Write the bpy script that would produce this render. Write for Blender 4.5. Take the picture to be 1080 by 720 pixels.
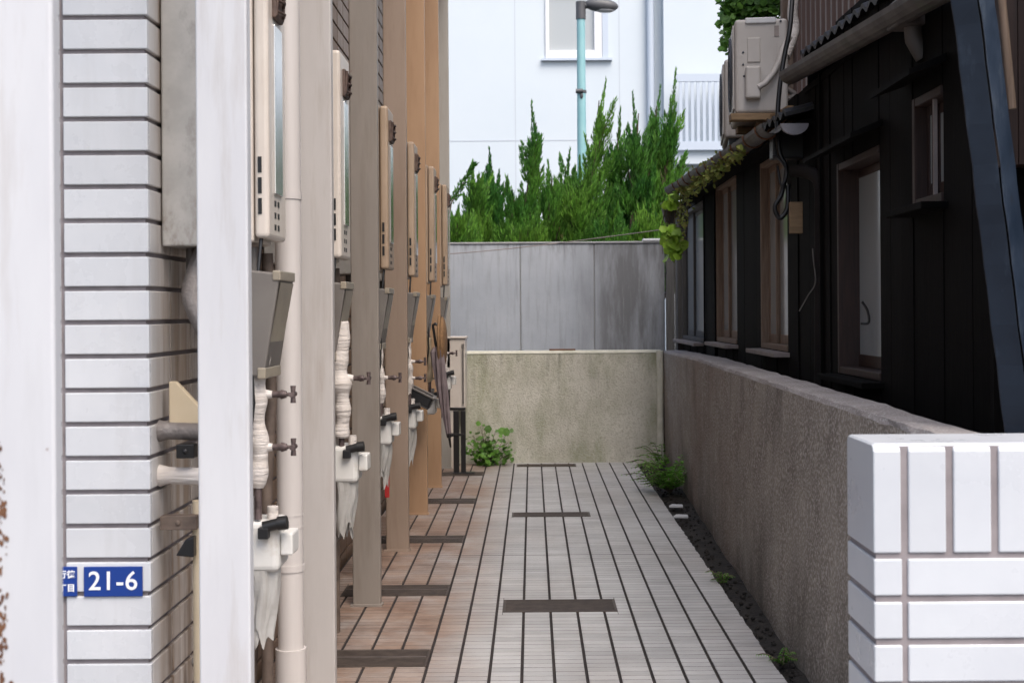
import bpy, math, random
from mathutils import Vector, Matrix, noise as mnoise
random.seed(7)
R = math.radians
sc = bpy.context.scene
for o in list(bpy.data.objects): bpy.data.objects.remove(o)
COL = sc.collection

# ------------------------------------------------------------------ camera, sky, sun, exposure
cd = bpy.data.cameras.new("camera"); cam = bpy.data.objects.new("camera", cd); COL.objects.link(cam)
F = 1357.0; CX, CY = 561.0, 328.0; ROLL = 0.007; H = 1.5
cd.sensor_width = 36; cd.lens = 36 * F / 1080
cd.shift_x = -(CX - 540) / 1080; cd.shift_y = (CY - 360) / 1080
cam.location = (0, 0, H); cam.rotation_euler = (math.pi / 2, ROLL, 0)
cd.clip_start = 0.05; cd.clip_end = 2000
cd.dof.use_dof = True; cd.dof.focus_distance = 6.5; cd.dof.aperture_fstop = 6.3
sc.camera = cam
w = bpy.data.worlds.new("World"); sc.world = w; w.use_nodes = True
nt = w.node_tree
sky = nt.nodes.new("ShaderNodeTexSky"); sky.sky_type = 'NISHITA'; sky.sun_disc = False
SUN_EL, SUN_AZ = R(56), R(152)      # azimuth clockwise from +Y
sky.sun_elevation = SUN_EL; sky.sun_rotation = SUN_AZ; sky.air_density = 1.0; sky.dust_density = 4.0; sky.ozone_density = 1.0
bg = nt.nodes["Background"]; bg.inputs[1].default_value = 0.125
nt.links.new(sky.outputs[0], bg.inputs[0])
sd = bpy.data.lights.new("sun", 'SUN'); sun = bpy.data.objects.new("sun", sd); COL.objects.link(sun)
sd.energy = 1.2; sd.angle = R(40); sd.color = (1.0, 0.95, 0.89)
sun.rotation_euler = (math.pi / 2 - SUN_EL, 0, math.pi - SUN_AZ)
sc.view_settings.view_transform = 'Standard'; sc.view_settings.look = 'None'
sc.view_settings.gamma = 1; sc.view_settings.use_curve_mapping = False
sc.view_settings.exposure = 1.2
try:
    sc.cycles.max_bounces = 8; sc.cycles.diffuse_bounces = 5; sc.cycles.transparent_max_bounces = 12
except Exception: pass

# ------------------------------------------------------------------ helpers
def W(px, py, Y):
    dx, dz = px - CX, CY - py
    x = dx * math.cos(ROLL) + dz * math.sin(ROLL); z = -dx * math.sin(ROLL) + dz * math.cos(ROLL)
    return Vector((x / F * Y, Y, H + z / F * Y))

class MB:
    def __init__(s): s.v = []; s.f = []; s.m = []; s.sm = []
    def add(s, vs, fs, mi=0, smooth=False):
        b = len(s.v); s.v += [Vector(p) for p in vs]
        for f in fs: s.f.append([b + i for i in f]); s.m.append(mi); s.sm.append(smooth)
    def box(s, x0, x1, y0, y1, z0, z1, mi=0, M=None):
        vs = [Vector((x, y, z)) for z in (z0, z1) for y in (y0, y1) for x in (x0, x1)]
        if M is not None: vs = [M @ p for p in vs]
        s.add(vs, [(0, 2, 3, 1), (4, 5, 7, 6), (0, 1, 5, 4), (2, 6, 7, 3), (0, 4, 6, 2), (1, 3, 7, 5)], mi)
    def cbox(s, x0, x1, y0, y1, z0, z1, c=.003, mi=0, open_bottom=False):
        # a box with its top edges chamfered (for tiles lying flat)
        vs = [(x0, y0, z0), (x1, y0, z0), (x1, y1, z0), (x0, y1, z0), (x0, y0, z1 - c), (x1, y0, z1 - c), (x1, y1, z1 - c), (x0, y1, z1 - c),
              (x0 + c, y0 + c, z1), (x1 - c, y0 + c, z1), (x1 - c, y1 - c, z1), (x0 + c, y1 - c, z1)]
        fs = [(8, 9, 10, 11)]
        for i in range(4):
            j = (i + 1) % 4; fs += [(i, j, 4 + j, 4 + i), (4 + i, 4 + j, 8 + j, 8 + i)]
        s.add(vs, fs, mi)
    def tube(s, pts, r, n=10, mi=0, cap=True, smooth=True):
        pts = [Vector(p) for p in pts]; rs = r if isinstance(r, (list, tuple)) else [r] * len(pts)
        rings = []; up = None
        for i, p in enumerate(pts):
            t = (pts[min(i + 1, len(pts) - 1)] - pts[max(i - 1, 0)]).normalized()
            if up is None:
                up = Vector((0, 0, 1)) if abs(t.z) < .9 else Vector((1, 0, 0))
            a = (up - t * up.dot(t)).normalized(); b = t.cross(a); up = a
            rings.append([p + (a * math.cos(k * 2 * math.pi / n) + b * math.sin(k * 2 * math.pi / n)) * rs[i] for k in range(n)])
        b0 = len(s.v)
        for rg in rings: s.v += rg
        for i in range(len(pts) - 1):
            for k in range(n):
                k2 = (k + 1) % n
                s.f.append([b0 + i * n + k, b0 + i * n + k2, b0 + (i + 1) * n + k2, b0 + (i + 1) * n + k]); s.m.append(mi); s.sm.append(smooth)
        if cap:
            s.add(rings[0], [tuple(range(n))[::-1]], mi); s.add(rings[-1], [tuple(range(n))], mi)
    def prism(s, poly, y0, y1, axis='y', mi=0):
        n = len(poly)
        if axis == 'y': a = [(p[0], y0, p[1]) for p in poly]; b = [(p[0], y1, p[1]) for p in poly]
        elif axis == 'x': a = [(y0, p[0], p[1]) for p in poly]; b = [(y1, p[0], p[1]) for p in poly]
        else: a = [(p[0], p[1], y0) for p in poly]; b = [(p[0], p[1], y1) for p in poly]
        s.add(a + b, [tuple(range(n))[::-1], tuple(range(n, 2 * n))] + [(i, (i + 1) % n, n + (i + 1) % n, n + i) for i in range(n)], mi)
    def ellipsoid(s, c, rx, ry, rz, nu=14, nv=9, mi=0, M=None):
        vs = []; fs = []
        for j in range(nv + 1):
            th = math.pi * j / nv
            for i in range(nu):
                ph = 2 * math.pi * i / nu
                p = Vector((rx * math.sin(th) * math.cos(ph), ry * math.sin(th) * math.sin(ph), rz * math.cos(th)))
                if M is not None: p = M @ p
                vs.append(Vector(c) + p)
        for j in range(nv):
            for i in range(nu):
                i2 = (i + 1) % nu; fs.append((j * nu + i, (j + 1) * nu + i, (j + 1) * nu + i2, j * nu + i2))
        s.add(vs, fs, mi, True)
    def build(s, name, mats, parent=None, bevel=0, seg=2):
        if not isinstance(mats, (list, tuple)): mats = [mats]
        off = Vector((0, 0, 0)); p = parent
        while p is not None: off += p.location; p = p.parent
        me = bpy.data.meshes.new(name)
        me.from_pydata([tuple(v - off) for v in s.v], [], s.f)
        for m in mats: me.materials.append(m)
        me.polygons.foreach_set("material_index", s.m); me.polygons.foreach_set("use_smooth", s.sm); me.update()
        o = bpy.data.objects.new(name, me); COL.objects.link(o)
        if parent is not None: o.parent = parent
        if bevel:
            b = o.modifiers.new("bevel", 'BEVEL'); b.width = bevel; b.segments = seg; b.limit_method = 'ANGLE'; b.angle_limit = R(40)
        return o

def lerp(a, b_, t): return a + (b_ - a) * t
def tag(o, label=None, cat=None, group=None, kind=None):
    if label: o["label"] = label
    if cat: o["category"] = cat
    if group: o["group"] = group
    if kind: o["kind"] = kind
    return o
def thing(name, loc, label, cat, group=None):
    o = bpy.data.objects.new(name, None); COL.objects.link(o); o.location = loc; o.empty_display_size = .1
    return tag(o, label, cat, group)
def kids(o): return [c for c in bpy.data.objects if c.parent == o]
def copy_tree(o, parent=None):
    c = o.copy(); COL.objects.link(c); c.parent = parent
    for ch in kids(o): copy_tree(ch, c)
    return c
def dup(o, loc, label):
    c = copy_tree(o); c.location = loc; c["label"] = label; return c

# ------------------------------------------------------------------ materials
def pm(name, c1, c2=None, scale=4, rough=.6, bump=0, bscale=60, island=0, stretch=(1, 1, 1), metallic=0, spec=.5,
       stain=None, lo=.35, hi=.65, trans=0, speck=None, rough_var=0, bdist=.004, objvar=0):
    m = bpy.data.materials.new(name); m.use_nodes = True; nt = m.node_tree; N = nt.nodes; L = nt.links
    b = N["Principled BSDF"]; b.inputs["Roughness"].default_value = rough; b.inputs["Metallic"].default_value = metallic
    b.inputs["Specular IOR Level"].default_value = spec
    g = N.new("ShaderNodeNewGeometry")
    def pos(st):
        mp = N.new("ShaderNodeMapping"); mp.inputs["Scale"].default_value = st; L.new(g.outputs["Position"], mp.inputs[0]); return mp.outputs[0]
    def noise(sc_, st, det=6, ro=.6):
        n = N.new("ShaderNodeTexNoise"); n.inputs["Scale"].default_value = sc_; n.inputs["Detail"].default_value = det; n.inputs["Roughness"].default_value = ro
        L.new(pos(st), n.inputs["Vector"]); return n.outputs["Fac"]
    def ramp(x, a, bb):
        r = N.new("ShaderNodeMapRange"); r.inputs[1].default_value = a; r.inputs[2].default_value = bb; L.new(x, r.inputs[0]); return r.outputs[0]
    def mix(f, a, bb, typ='MIX'):
        n = N.new("ShaderNodeMix"); n.data_type = 'RGBA'; n.blend_type = typ
        if isinstance(f, float): n.inputs[0].default_value = f
        else: L.new(f, n.inputs[0])
        for s_, v in ((n.inputs[6], a), (n.inputs[7], bb)):
            if isinstance(v, tuple): s_.default_value = (*v, 1)
            else: L.new(v, s_)
        return n.outputs[2]
    col = None
    if c2: col = mix(ramp(noise(scale, stretch), lo, hi), c1, c2)
    else: col = mix(0.0, c1, c1)
    if speck:     # fine aggregate grains: (scale, colour, threshold lo, hi)
        v = N.new("ShaderNodeTexNoise"); v.inputs["Scale"].default_value = speck[0]; v.inputs["Detail"].default_value = 2
        L.new(pos((1, 1, 1)), v.inputs["Vector"])
        col = mix(ramp(v.outputs["Fac"], speck[2], speck[3]), col, speck[1])
    for st in (stain or []):   # (colour, scale, stretch, lo, hi, strength)
        f = ramp(noise(st[1], st[2], 8, .65), st[3], st[4])
        mm = N.new("ShaderNodeMath"); mm.operation = 'MULTIPLY'; mm.inputs[1].default_value = st[5]; L.new(f, mm.inputs[0])
        f = mm.outputs[0]
        if len(st) > 6:         # limited to a band along an axis: (axis, full, none)
            sx = N.new("ShaderNodeSeparateXYZ"); L.new(g.outputs["Position"], sx.inputs[0])
            rr = N.new("ShaderNodeMapRange"); rr.inputs[1].default_value = st[6][2]; rr.inputs[2].default_value = st[6][1]
            rr.interpolation_type = 'SMOOTHSTEP'
            L.new(sx.outputs["XYZ".index(st[6][0])], rr.inputs[0])
            m2 = N.new("ShaderNodeMath"); m2.operation = 'MULTIPLY'; L.new(f, m2.inputs[0]); L.new(rr.outputs[0], m2.inputs[1]); f = m2.outputs[0]
        col = mix(f, col, st[0])
    if island:
        rr = N.new("ShaderNodeMapRange"); rr.inputs[3].default_value = 1 - island; rr.inputs[4].default_value = 1 + island
        L.new(g.outputs["Random Per Island"], rr.inputs[0])
        hs = N.new("ShaderNodeHueSaturation"); L.new(rr.outputs[0], hs.inputs["Value"]); L.new(col, hs.inputs["Color"]); col = hs.outputs[0]
    if objvar:
        oi = N.new("ShaderNodeObjectInfo"); rr = N.new("ShaderNodeMapRange"); rr.inputs[3].default_value = 1 - objvar; rr.inputs[4].default_value = 1 + objvar
        L.new(oi.outputs["Random"], rr.inputs[0]); hs = N.new("ShaderNodeHueSaturation"); L.new(rr.outputs[0], hs.inputs["Value"]); L.new(col, hs.inputs["Color"])
        r2 = N.new("ShaderNodeMapRange"); r2.inputs[3].default_value = .5 + objvar * .06; r2.inputs[4].default_value = .5 - objvar * .06; L.new(oi.outputs["Random"], r2.inputs[0]); L.new(r2.outputs[0], hs.inputs["Hue"]); col = hs.outputs[0]
    L.new(col, b.inputs["Base Color"])
    if rough_var:
        rr = N.new("ShaderNodeMapRange"); rr.inputs[3].default_value = max(.05, rough - rough_var); rr.inputs[4].default_value = min(1, rough + rough_var)
        L.new(noise(scale * 2.3, stretch), rr.inputs[0]); L.new(rr.outputs[0], b.inputs["Roughness"])
    if bump:
        n = noise(bscale, stretch if stretch != (1, 1, 1) else (1, 1, 1), 4, .6)
        bp = N.new("ShaderNodeBump"); bp.inputs["Strength"].default_value = bump; bp.inputs["Distance"].default_value = bdist
        L.new(n, bp.inputs["Height"]); L.new(bp.outputs[0], b.inputs["Normal"])
    if trans:
        t = N.new("ShaderNodeBsdfTranslucent"); L.new(col, t.inputs[0]); ms = N.new("ShaderNodeMixShader"); ms.inputs[0].default_value = trans
        L.new(b.outputs[0], ms.inputs[1]); L.new(t.outputs[0], ms.inputs[2]); L.new(ms.outputs[0], N["Material Output"].inputs[0])
    return m

V = (6, 6, .5)   # vertical streaks
M_ = {}
M_['tile'] = pm("white_glazed_tile", (.55, .565, .59), (.61, .62, .64), 3, .28, island=.055, bump=.05, bscale=30, rough_var=.12, stain=[((.42, .41, .40), 5, (2, 1, .25), .52, .8, .35)])
M_['tile_side'] = pm("stained_shaded_white_tile", (.58, .57, .56), (.64, .63, .62), 3, .4, island=.04,
                     stain=[((.27, .19, .125), 7, (1, 1.6, .16), .26, .58, .92, ('Y', 4.00, 3.84)), ((.14, .095, .065), 16, (1, 1.4, .1), .52, .68, .8, ('Y', 4.06, 3.86)), ((.13, .075, .045), 2, (1, 1, .5), .0, .35, .85, ('Y', 5.4, 4.6))])  # last layer browns the deep bays: recess shade put into the tile colour
M_['grout'] = pm("grey_grout", (.21, .185, .19), (.27, .24, .245), 12, .9)
M_['pier'] = pm("white_pier_tile", (.50, .52, .555), (.55, .57, .60), 3, .3, island=.05, bump=.06, bscale=25, rough_var=.12, stain=[((.50, .50, .51), 7, (2, 2, .3), .55, .8, .12)])
M_['floor'] = pm("grey_floor_tile", (.365, .36, .36), (.46, .455, .45), 2.2, .42, island=.11, rough_var=.14,
                 stain=[((.25, .15, .095), 1.5, (1, 1, 1), .24, .55, .85, ('X', -.50, -.08)), ((.13, .07, .045), 3.5, (1, 1, 1), .44, .66, .75, ('X', -.62, -.3)),
                        ((.26, .225, .20), 1.1, (1, .5, 1), .46, .7, .5)])
M_['floor_grout'] = pm("dark_floor_grout", (.016, .012, .012), (.032, .024, .022), 8, .9)
M_['floor_grout2'] = pm("floor_mortar", (.075, .066, .066), (.12, .105, .10), 8, .9)
def col_paint(name, a, b):
    return pm(name, a, b, 3, .42, bump=.04, bscale=40, stretch=(2, 2, .5),
              stain=[((a[0] * .62, a[1] * .52, a[2] * .42), 5, (3, 3, .3), .52, .8, .55), ((a[0] * .7, a[1] * .68, a[2] * .66), 22, (1, 1, .12), .55, .75, .18), ((.15, .055, .028), 24, (1, 1, 1), .70, .735, .9)])
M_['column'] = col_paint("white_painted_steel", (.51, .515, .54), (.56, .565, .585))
M_['column_c'] = col_paint("shaded_cream_steel", (.40, .375, .36), (.445, .42, .405))  # from here on, alley shade and warm bounce are put into the column colours
M_['column_g'] = col_paint("shaded_grey_beige_steel", (.205, .178, .155), (.24, .21, .183))
M_['column_t'] = col_paint("warm_bounce_tan_steel", (.35, .215, .125), (.39, .25, .15))
M_['column_p'] = col_paint('shaded_pinkish_tan_steel', (.25, .185, .14), (.285, .215, .168))
M_['column_e'] = col_paint("lit_end_steel", (.33, .31, .28), (.37, .35, .32))  # paler because the end of the row is lit; painted into the colour
M_['rust'] = pm("rusty_steel", (.20, .095, .045), (.085, .035, .02), 25, .85, bump=.4, bscale=90)
M_['soot'] = pm('sooty_metal', (.045, .026, .02), (.11, .07, .055), 30, .6)
M_['cream_wall'] = pm("cream_wall_paint", (.52, .43, .34), (.58, .49, .39), 4, .7)
M_['soffit'] = pm("soffit_paint", (.45, .40, .35), None, rough=.8)
M_['granite'] = pm("pebble_dashed_wall", (.235, .20, .165), (.36, .315, .265), 3.2, .92, bump=1.0, bscale=75, bdist=.02, speck=(75, (.58, .52, .47), .46, .66),
                   stain=[((.17, .085, .05), .8, (1, .7, 1), .40, .70, .6, ('Y', 9.0, 6.0)), ((.075, .064, .052), 2.2, (1, 1, .5), .40, .66, .7, ('Z', .0, .8)), ((.09, .075, .062), 3, (1, 1.2, .2), .5, .68, .6, ('Z', 1.15, .45)),
                          ((.30, .30, .24), 3, (1, 2, .25), .55, .75, .5, ('Y', 12.4, 11))])
M_['granite_top'] = pm("weathered_wall_top", (.34, .31, .30), (.24, .21, .20), 5, .95, bump=.8, bscale=90, bdist=.008, speck=(110, (.5, .48, .46), .55, .68))
M_['endwall'] = pm("mossy_render", (.54, .52, .445), (.66, .635, .555), 2.5, .95, bump=1.0, bscale=75, bdist=.012, speck=(75, (.42, .40, .32), .5, .75),
                   stain=[((.20, .22, .10), 2.2, (1.2, 1, .5), .44, .66, .65), ((.12, .115, .085), 5, (2.5, 1, .3), .52, .7, .6, ('Z', 1.1, .55)), ((.46, .43, .37), 3, (1, 1, 1), .5, .75, .5, ('Z', .1, .5))])
M_['lime'] = pm("pale_mortar", (.66, .64, .55), (.54, .53, .43), 9, .9, bump=.4)
M_['soil'] = pm("dark_wet_soil", (.012, .010, .009), (.030, .025, .021), 14, .95, bump=1, bscale=45, bdist=.02)
M_['asphalt'] = pm("asphalt", (.05, .05, .05), (.07, .07, .07), 3, .9, bump=.5, bscale=150)
M_['concrete'] = pm("grey_concrete_panel", (.365, .39, .43), (.445, .47, .51), 1.6, .8, bump=.25, bscale=30,
                    stain=[((.13, .13, .135), 2.2, (2.2, 1, .35), .25, .55, .9, ('X', .95, .35)), ((.20, .20, .21), 5, (4, 1, .3), .5, .72, .5), ((.12, .115, .115), 6, (3, 1, .5), .48, .68, .7, ('Z', 2.35, 1.95)),
                           ((.45, .455, .47), 7, (5, 1, .2), .58, .75, .5)])
M_['concrete_lip'] = pm("pale_concrete", (.42, .42, .42), (.33, .33, .33), 6, .85)
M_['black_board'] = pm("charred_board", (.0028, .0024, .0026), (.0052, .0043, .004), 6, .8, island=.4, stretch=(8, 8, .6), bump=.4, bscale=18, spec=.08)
M_['grey_board'] = pm("grey_weathered_board", (.085, .082, .08), (.12, .115, .11), 6, .85, island=.2, stretch=(8, 8, .6))
M_['brown_clad'] = pm("brown_metal_cladding", (.12, .066, .05), (.145, .085, .064), 4, .55, stretch=V)
M_['wood'] = pm("weathered_window_wood", (.26, .185, .135), (.17, .115, .082), 6, .75, stretch=(14, 14, .8), bump=.2, bscale=20)
M_['dark_wood'] = pm("red_brown_wood", (.042, .020, .015), (.022, .012, .010), 6, .6, stretch=(14, 14, .8))
M_['sill'] = pm("pale_sill", (.30, .25, .235), (.22, .19, .175), 9, .7)
M_['glass'] = pm("window_glass", (.03, .035, .035), None, rough=.04, spec=.9)
M_['frosted'] = pm("frosted_glass", (.36, .38, .385), None, rough=.12, spec=.9)
M_['roof'] = pm("black_roof_tile", (.008, .008, .009), (.018, .016, .017), 5, .6, bump=.3, bscale=40)
M_['gutter'] = pm("dirty_gutter", (.11, .095, .088), (.05, .042, .04), 6, .6, bump=.2, stain=[((.05, .06, .03), 5, (1, 1, 1), .5, .7, .6)])
M_['darkpipe'] = pm('dark_brown_pipe', (.012, .010, .010), (.020, .017, .016), 5, .8, spec=.15)
M_['gutter_pale'] = pm("pale_gutter_end", (.26, .25, .27), (.20, .19, .21), 9, .6)
M_['ac'] = pm("ageing_beige_plastic", (.40, .37, .345), (.46, .43, .405), 3, .5, stain=[((.28, .235, .20), 5, (3, 3, .5), .55, .8, .5)])
M_['ac_dark'] = pm("dark_grille", (.06, .065, .08), None, rough=.5)
M_['timber'] = pm("pale_timber", (.25, .165, .09), (.17, .11, .06), 8, .8, stretch=(1, 12, 12))
M_['black'] = pm("black_plastic", (.012, .012, .013), None, rough=.4)
M_['blackmetal'] = pm("black_painted_metal", (.010, .009, .009), None, rough=.35)
M_['blue'] = pm("shaded_blue_steel", (.005, .010, .021), (.011, .019, .034), 4, .5, bump=.1, stain=[((.04, .055, .08), 9, (1.5, 1.5, .5), .57, .72, .7)])
M_['blue_lit'] = pm('lit_worn_blue_steel', (.014, .026, .048), (.04, .058, .09), 7, .5, bump=.2, bscale=30, stretch=(2, 2, .7), stain=[((.07, .09, .12), 16, (2, 2, .4), .56, .70, .7), ((.02, .018, .018), 9, (2, 2, .6), .58, .7, .8)])  # right face lighter than the left: shading put into the two colours
M_['white_wall'] = pm("white_cladding", (.53, .59, .635), (.56, .615, .655), .5, .6)
M_['white_frame'] = pm("white_window_frame", (.70, .71, .73), None, rough=.4)
M_['pale_blue'] = pm("pale_blue_metal", (.47, .53, .61), None, rough=.5)
M_['seam'] = pm("grey_seam", (.45, .49, .54), None, rough=.8)
M_['turquoise'] = pm("turquoise_paint", (.22, .43, .455), (.26, .47, .49), 4, .5)
M_['lampgrey'] = pm("lamp_grey", (.06, .06, .065), (.09, .09, .095), 4, .5)
M_['diffuser'] = pm("lamp_diffuser", (.45, .45, .45), None, rough=.3)
M_['casing'] = pm("ivory_enamel", (.56, .50, .445), (.61, .55, .49), 4, .35, stain=[((.42, .33, .26), 6, (3, 3, .4), .56, .78, .5)])
M_['casing_shade'] = pm('bay_shaded_enamel', (.34, .25, .175), (.40, .30, .22), 4, .4, stain=[((.25, .16, .10), 6, (3, 3, .4), .5, .75, .6)])  # deeper heaters darker and tanner: bay shade put into the casing colour
M_['greybox'] = pm("grey_galvanised_box", (.36, .345, .32), (.45, .43, .40), 9, .5, stain=[((.15, .11, .08), 9, (2, 2, 1), .5, .68, .85, ('Z', 1.72, 1.95)), ((.22, .20, .18), 14, (1, 1, .6), .55, .7, .6)])
M_['chrome'] = pm("dull_steel_trim", (.74, .74, .74), (.66, .66, .66), 6, .16, metallic=.85)
M_['taupe'] = pm("taupe_plastic", (.13, .115, .105), (.16, .145, .13), 5, .45)
M_['oldpipe'] = pm('old_brown_pipe', (.07, .05, .04), (.15, .11, .085), 12, .7, bump=.3)
M_['taupe_lit'] = pm("lit_taupe_cover_front", (.30, .26, .20), (.22, .19, .15), 5, .35)  # lighter than the hood: light on the front put into the colour
M_['wrap'] = pm("white_pipe_wrap", (.61, .565, .53), (.50, .45, .41), 6, .75, bump=.8, bscale=9, stretch=(1, 1, 9), bdist=.012)
M_['meter'] = pm("off_white_meter", (.62, .61, .585), (.55, .54, .51), 6, .5, stain=[((.35, .28, .2), 9, (1, 1, 1), .58, .72, .5)])
M_['plastic'] = pm("torn_plastic_sheet", (.60, .59, .565), (.48, .46, .43), 8, .35, trans=.3)
M_['pvc'] = pm("beige_pvc_pipe", (.50, .465, .445), (.55, .515, .495), 3, .4, stretch=V)
M_['creampipe'] = pm("cream_pipe", (.52, .42, .28), (.58, .48, .34), 5, .6)
M_['silver'] = pm("silver_flexible_duct", (.24, .22, .21), (.15, .13, .12), 8, .6, metallic=.2, bump=.8, bscale=30, bdist=.01)
M_['brass'] = pm("tarnished_brass", (.07, .05, .048), (.16, .12, .115), 30, .55, metallic=.4, bump=.4, bscale=120)
M_['red'] = pm("red_plastic", (.38, .02, .02), None, rough=.5)
M_['signblue'] = pm("blue_enamel", (.012, .045, .24), None, rough=.3)
M_['signwhite'] = pm("white_lettering", (.82, .83, .84), None, rough=.5)
M_['grate'] = pm("dark_drain_metal", (.040, .029, .023), (.075, .056, .045), 20, .55)
M_['grate_edge'] = pm("worn_drain_edge", (.10, .08, .07), (.06, .048, .042), 14, .5)
M_['umb'] = pm("mauve_grey_cloth", (.135, .105, .11), (.19, .15, .155), 12, .8)
M_['straw'] = pm("brown_straw", (.24, .135, .06), (.17, .095, .045), 40, .85, bump=.3)
M_['leaf'] = pm("weed_leaf", (.075, .19, .025), (.13, .27, .04), 9, .5, island=.4, trans=.3)
M_['fernleaf'] = pm('fern_leaf', (.10, .27, .035), (.19, .38, .06), 9, .5, island=.35, trans=.35)
M_['vine'] = pm("bright_vine_leaf", (.26, .46, .04), (.34, .52, .07), 9, .5, island=.35, trans=.4)
M_['ivy'] = pm("ivy_leaf", (.09, .23, .035), (.17, .34, .06), 5, .45, island=.45, trans=.3)
M_['moss'] = pm("dry_moss", (.27, .24, .07), (.18, .26, .05), 16, .95, island=.4, trans=.2)
M_['juniper'] = pm("juniper_foliage", (.032, .14, .015), (.115, .27, .03), 1.5, .6, island=.5, trans=.3, objvar=.22)
M_['dead'] = pm('dead_foliage', (.13, .085, .035), (.10, .10, .035), 5, .8, island=.3)
M_['twig'] = pm("grey_twig", (.11, .085, .06), None, rough=.9)
M_['bark'] = pm("bark", (.09, .06, .04), (.05, .035, .025), 12, .9)
M_['chip'] = pm("broken_white_tile", (.55, .55, .56), None, rough=.5)

# ------------------------------------------------------------------ SETTING: ground, alley floor
g = MB(); g.add([(-400, -400, -.06), (400, -400, -.06), (400, 400, -.06), (-400, 400, -.06)], [(0, 1, 2, 3)])
tag(g.build("ground", M_['asphalt']), kind='structure')
FX0, FX1 = -1.13, 1.012; PX = .1338; PY = .0625; FY0, FY1 = 1.6, 12.70
f = MB(); f.box(FX0, FX1, FY0, FY1, -.055, -.0025, 0)
ncol = 16; exp_y = [4.89, 7.89, 10.89]
holes = []
for Y in (6.40, 9.36, 12.37): holes.append((-.155, .415, Y, Y + (.27 if Y < 7 else .2)))
for yb in (5.43, 6.78, 8.33, 10.03, 11.72): holes.append((-1.02, -.456, yb, yb + .27))
for i in range(ncol):
    x1 = FX1 - i * PX; x0 = x1 - PX + .0135
    x0 = max(x0, FX0); 
    if x1 - x0 < .02: continue
    y = FY0 + random.random() * 0
    while y < FY1 - .01:
        y1 = min(y + PY - .0075, FY1)
        if any(y <= e < y + PY for e in exp_y): y1 -= .010
        dz = random.uniform(-.0003, .0005); xr = x1 + (random.uniform(-.004, .004) if i == 0 else 0)
        pcs = [(x0, xr, y, y1)]
        for h in holes:          # tiles are cut round the drain frames
            nx = []
            for (a, c, d, e) in pcs:
                if c > h[0] and a < h[1] and e > h[2] and d < h[3]:
                    if a < h[0] - .004: nx.append((a, h[0] - .003, d, e))
                    if c > h[1] + .004: nx.append((h[1] + .003, c, d, e))
                    a2, c2 = max(a, h[0]), min(c, h[1])
                    if d < h[2] - .004: nx.append((a2, c2, d, h[2] - .003))
                    if e > h[3] + .004: nx.append((a2, c2, h[3] + .003, e))
                else: nx.append((a, c, d, e))
            pcs = nx
        for (a, c, d, e) in pcs:
            if c - a > .004 and e - d > .004: f.cbox(a, c, d, e, -.0024, .0042 + dz, .0007, 1)
        y += PY
floor = tag(f.build("tiled_floor", [M_['floor_grout'], M_['floor']]), kind='structure')
# cross joints carry a paler mortar than the long joints
g2 = MB()
for i in range(ncol):
    x1 = FX1 - i * PX; x0 = max(x1 - PX + .0135, FX0)
    if x1 - x0 > .02: g2.box(x0, x1 - .001, FY0, FY1 - .003, -.002, .0034)
g2.build("tiled_floor_mortar", M_['floor_grout2'], None); bpy.data.objects["tiled_floor_mortar"]["kind"] = 'structure'
def wallx(Y): return 1.054 + .0259 * (Y - 3.2)
s = MB(); n = 60
for k in range(n):
    ya, yb = 1.6 + (12.7 - 1.6) * k / n, 1.6 + (12.7 - 1.6) * (k + 1) / n
    m_ = 5
    for j in range(m_):
        def P(Y, t):
            x = FX1 + .001 + (wallx(max(Y, 3.0)) + .02 - FX1) * t
            return (x, Y, -.03 + .025 * mnoise.noise(Vector((x * 9, Y * 5, 0))) + .02 * t)
        s.add([P(ya, j / m_), P(ya, (j + 1) / m_), P(yb, (j + 1) / m_), P(yb, j / m_)], [(0, 1, 2, 3)], 0, True)
for k in range(420):
    Y = random.uniform(2.8, 12.5); x = random.uniform(FX1 + .01, wallx(max(Y, 3)) - .005); r = random.uniform(.004, .014)
    s.ellipsoid((x, Y, -.02 + .01), r, r * random.uniform(.7, 1.4), r * .7, 6, 4)
tag(s.build("soil_strip", M_['soil']), kind='structure')
# ground inside the neighbouring plots, under the house and trees
# ------------------------------------------------------------------ right boundary wall (pebble-dashed) and end wall
bw = thing("boundary_wall", (1.15, 8, 0), "low brown pebble-dashed wall along the right side of the alley, in front of the black timber house", "wall")
b = MB(); n = 80; T = .225
def wtop(Y): return 1.145 - .045 * min(1, max(0, (Y - 9.5) / 3.2))
ys = [3.16 + (12.80 - 3.16) * k / n for k in range(n + 1)]
def ring(Y):
    x = wallx(Y); zt = wtop(Y); bt = .075 * min(1, max(0, (9.0 - Y) / 5.0)); j = lambda s_: .007 * mnoise.noise(Vector((Y * 6, s_ * 7.3, 0)))
    return [(x + .004, Y, -.05), (x + bt * .4 + j(1) * .5, Y, .5), (x + bt + j(2), Y, zt - .022 + j(3)), (x + bt + .008 + j(4), Y, zt - .005 + j(5)), (x + bt + .022 + j(6), Y, zt + j(7)), (x + T - .02, Y, zt + j(8)), (x + T + j(9), Y, zt - .02), (x + T, Y, -.05)]
for k in range(n):
    a, c = ring(ys[k]), ring(ys[k + 1])
    for i in range(7): b.add([a[i], a[i + 1], c[i + 1], c[i]], [(0, 3, 2, 1)], 1 if 2 <= i <= 5 else 0)
b.add(ring(ys[0]), [tuple(range(8))]); b.add(ring(ys[-1]), [tuple(range(8))[::-1]])
b.build("wall_body", [M_['granite'], M_['granite_top']], bw)
ew = thing("end_wall", (.2, 12.78, 0), "low moss-stained rendered wall closing the far end of the alley", "wall")
b = MB(); b.prism([(12.70, -.05), (12.70, 1.075), (12.712, 1.093), (12.735, 1.1), (12.83, 1.1), (12.85, 1.08), (12.85, -.05)], -1.3, 1.29, 'x')
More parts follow.
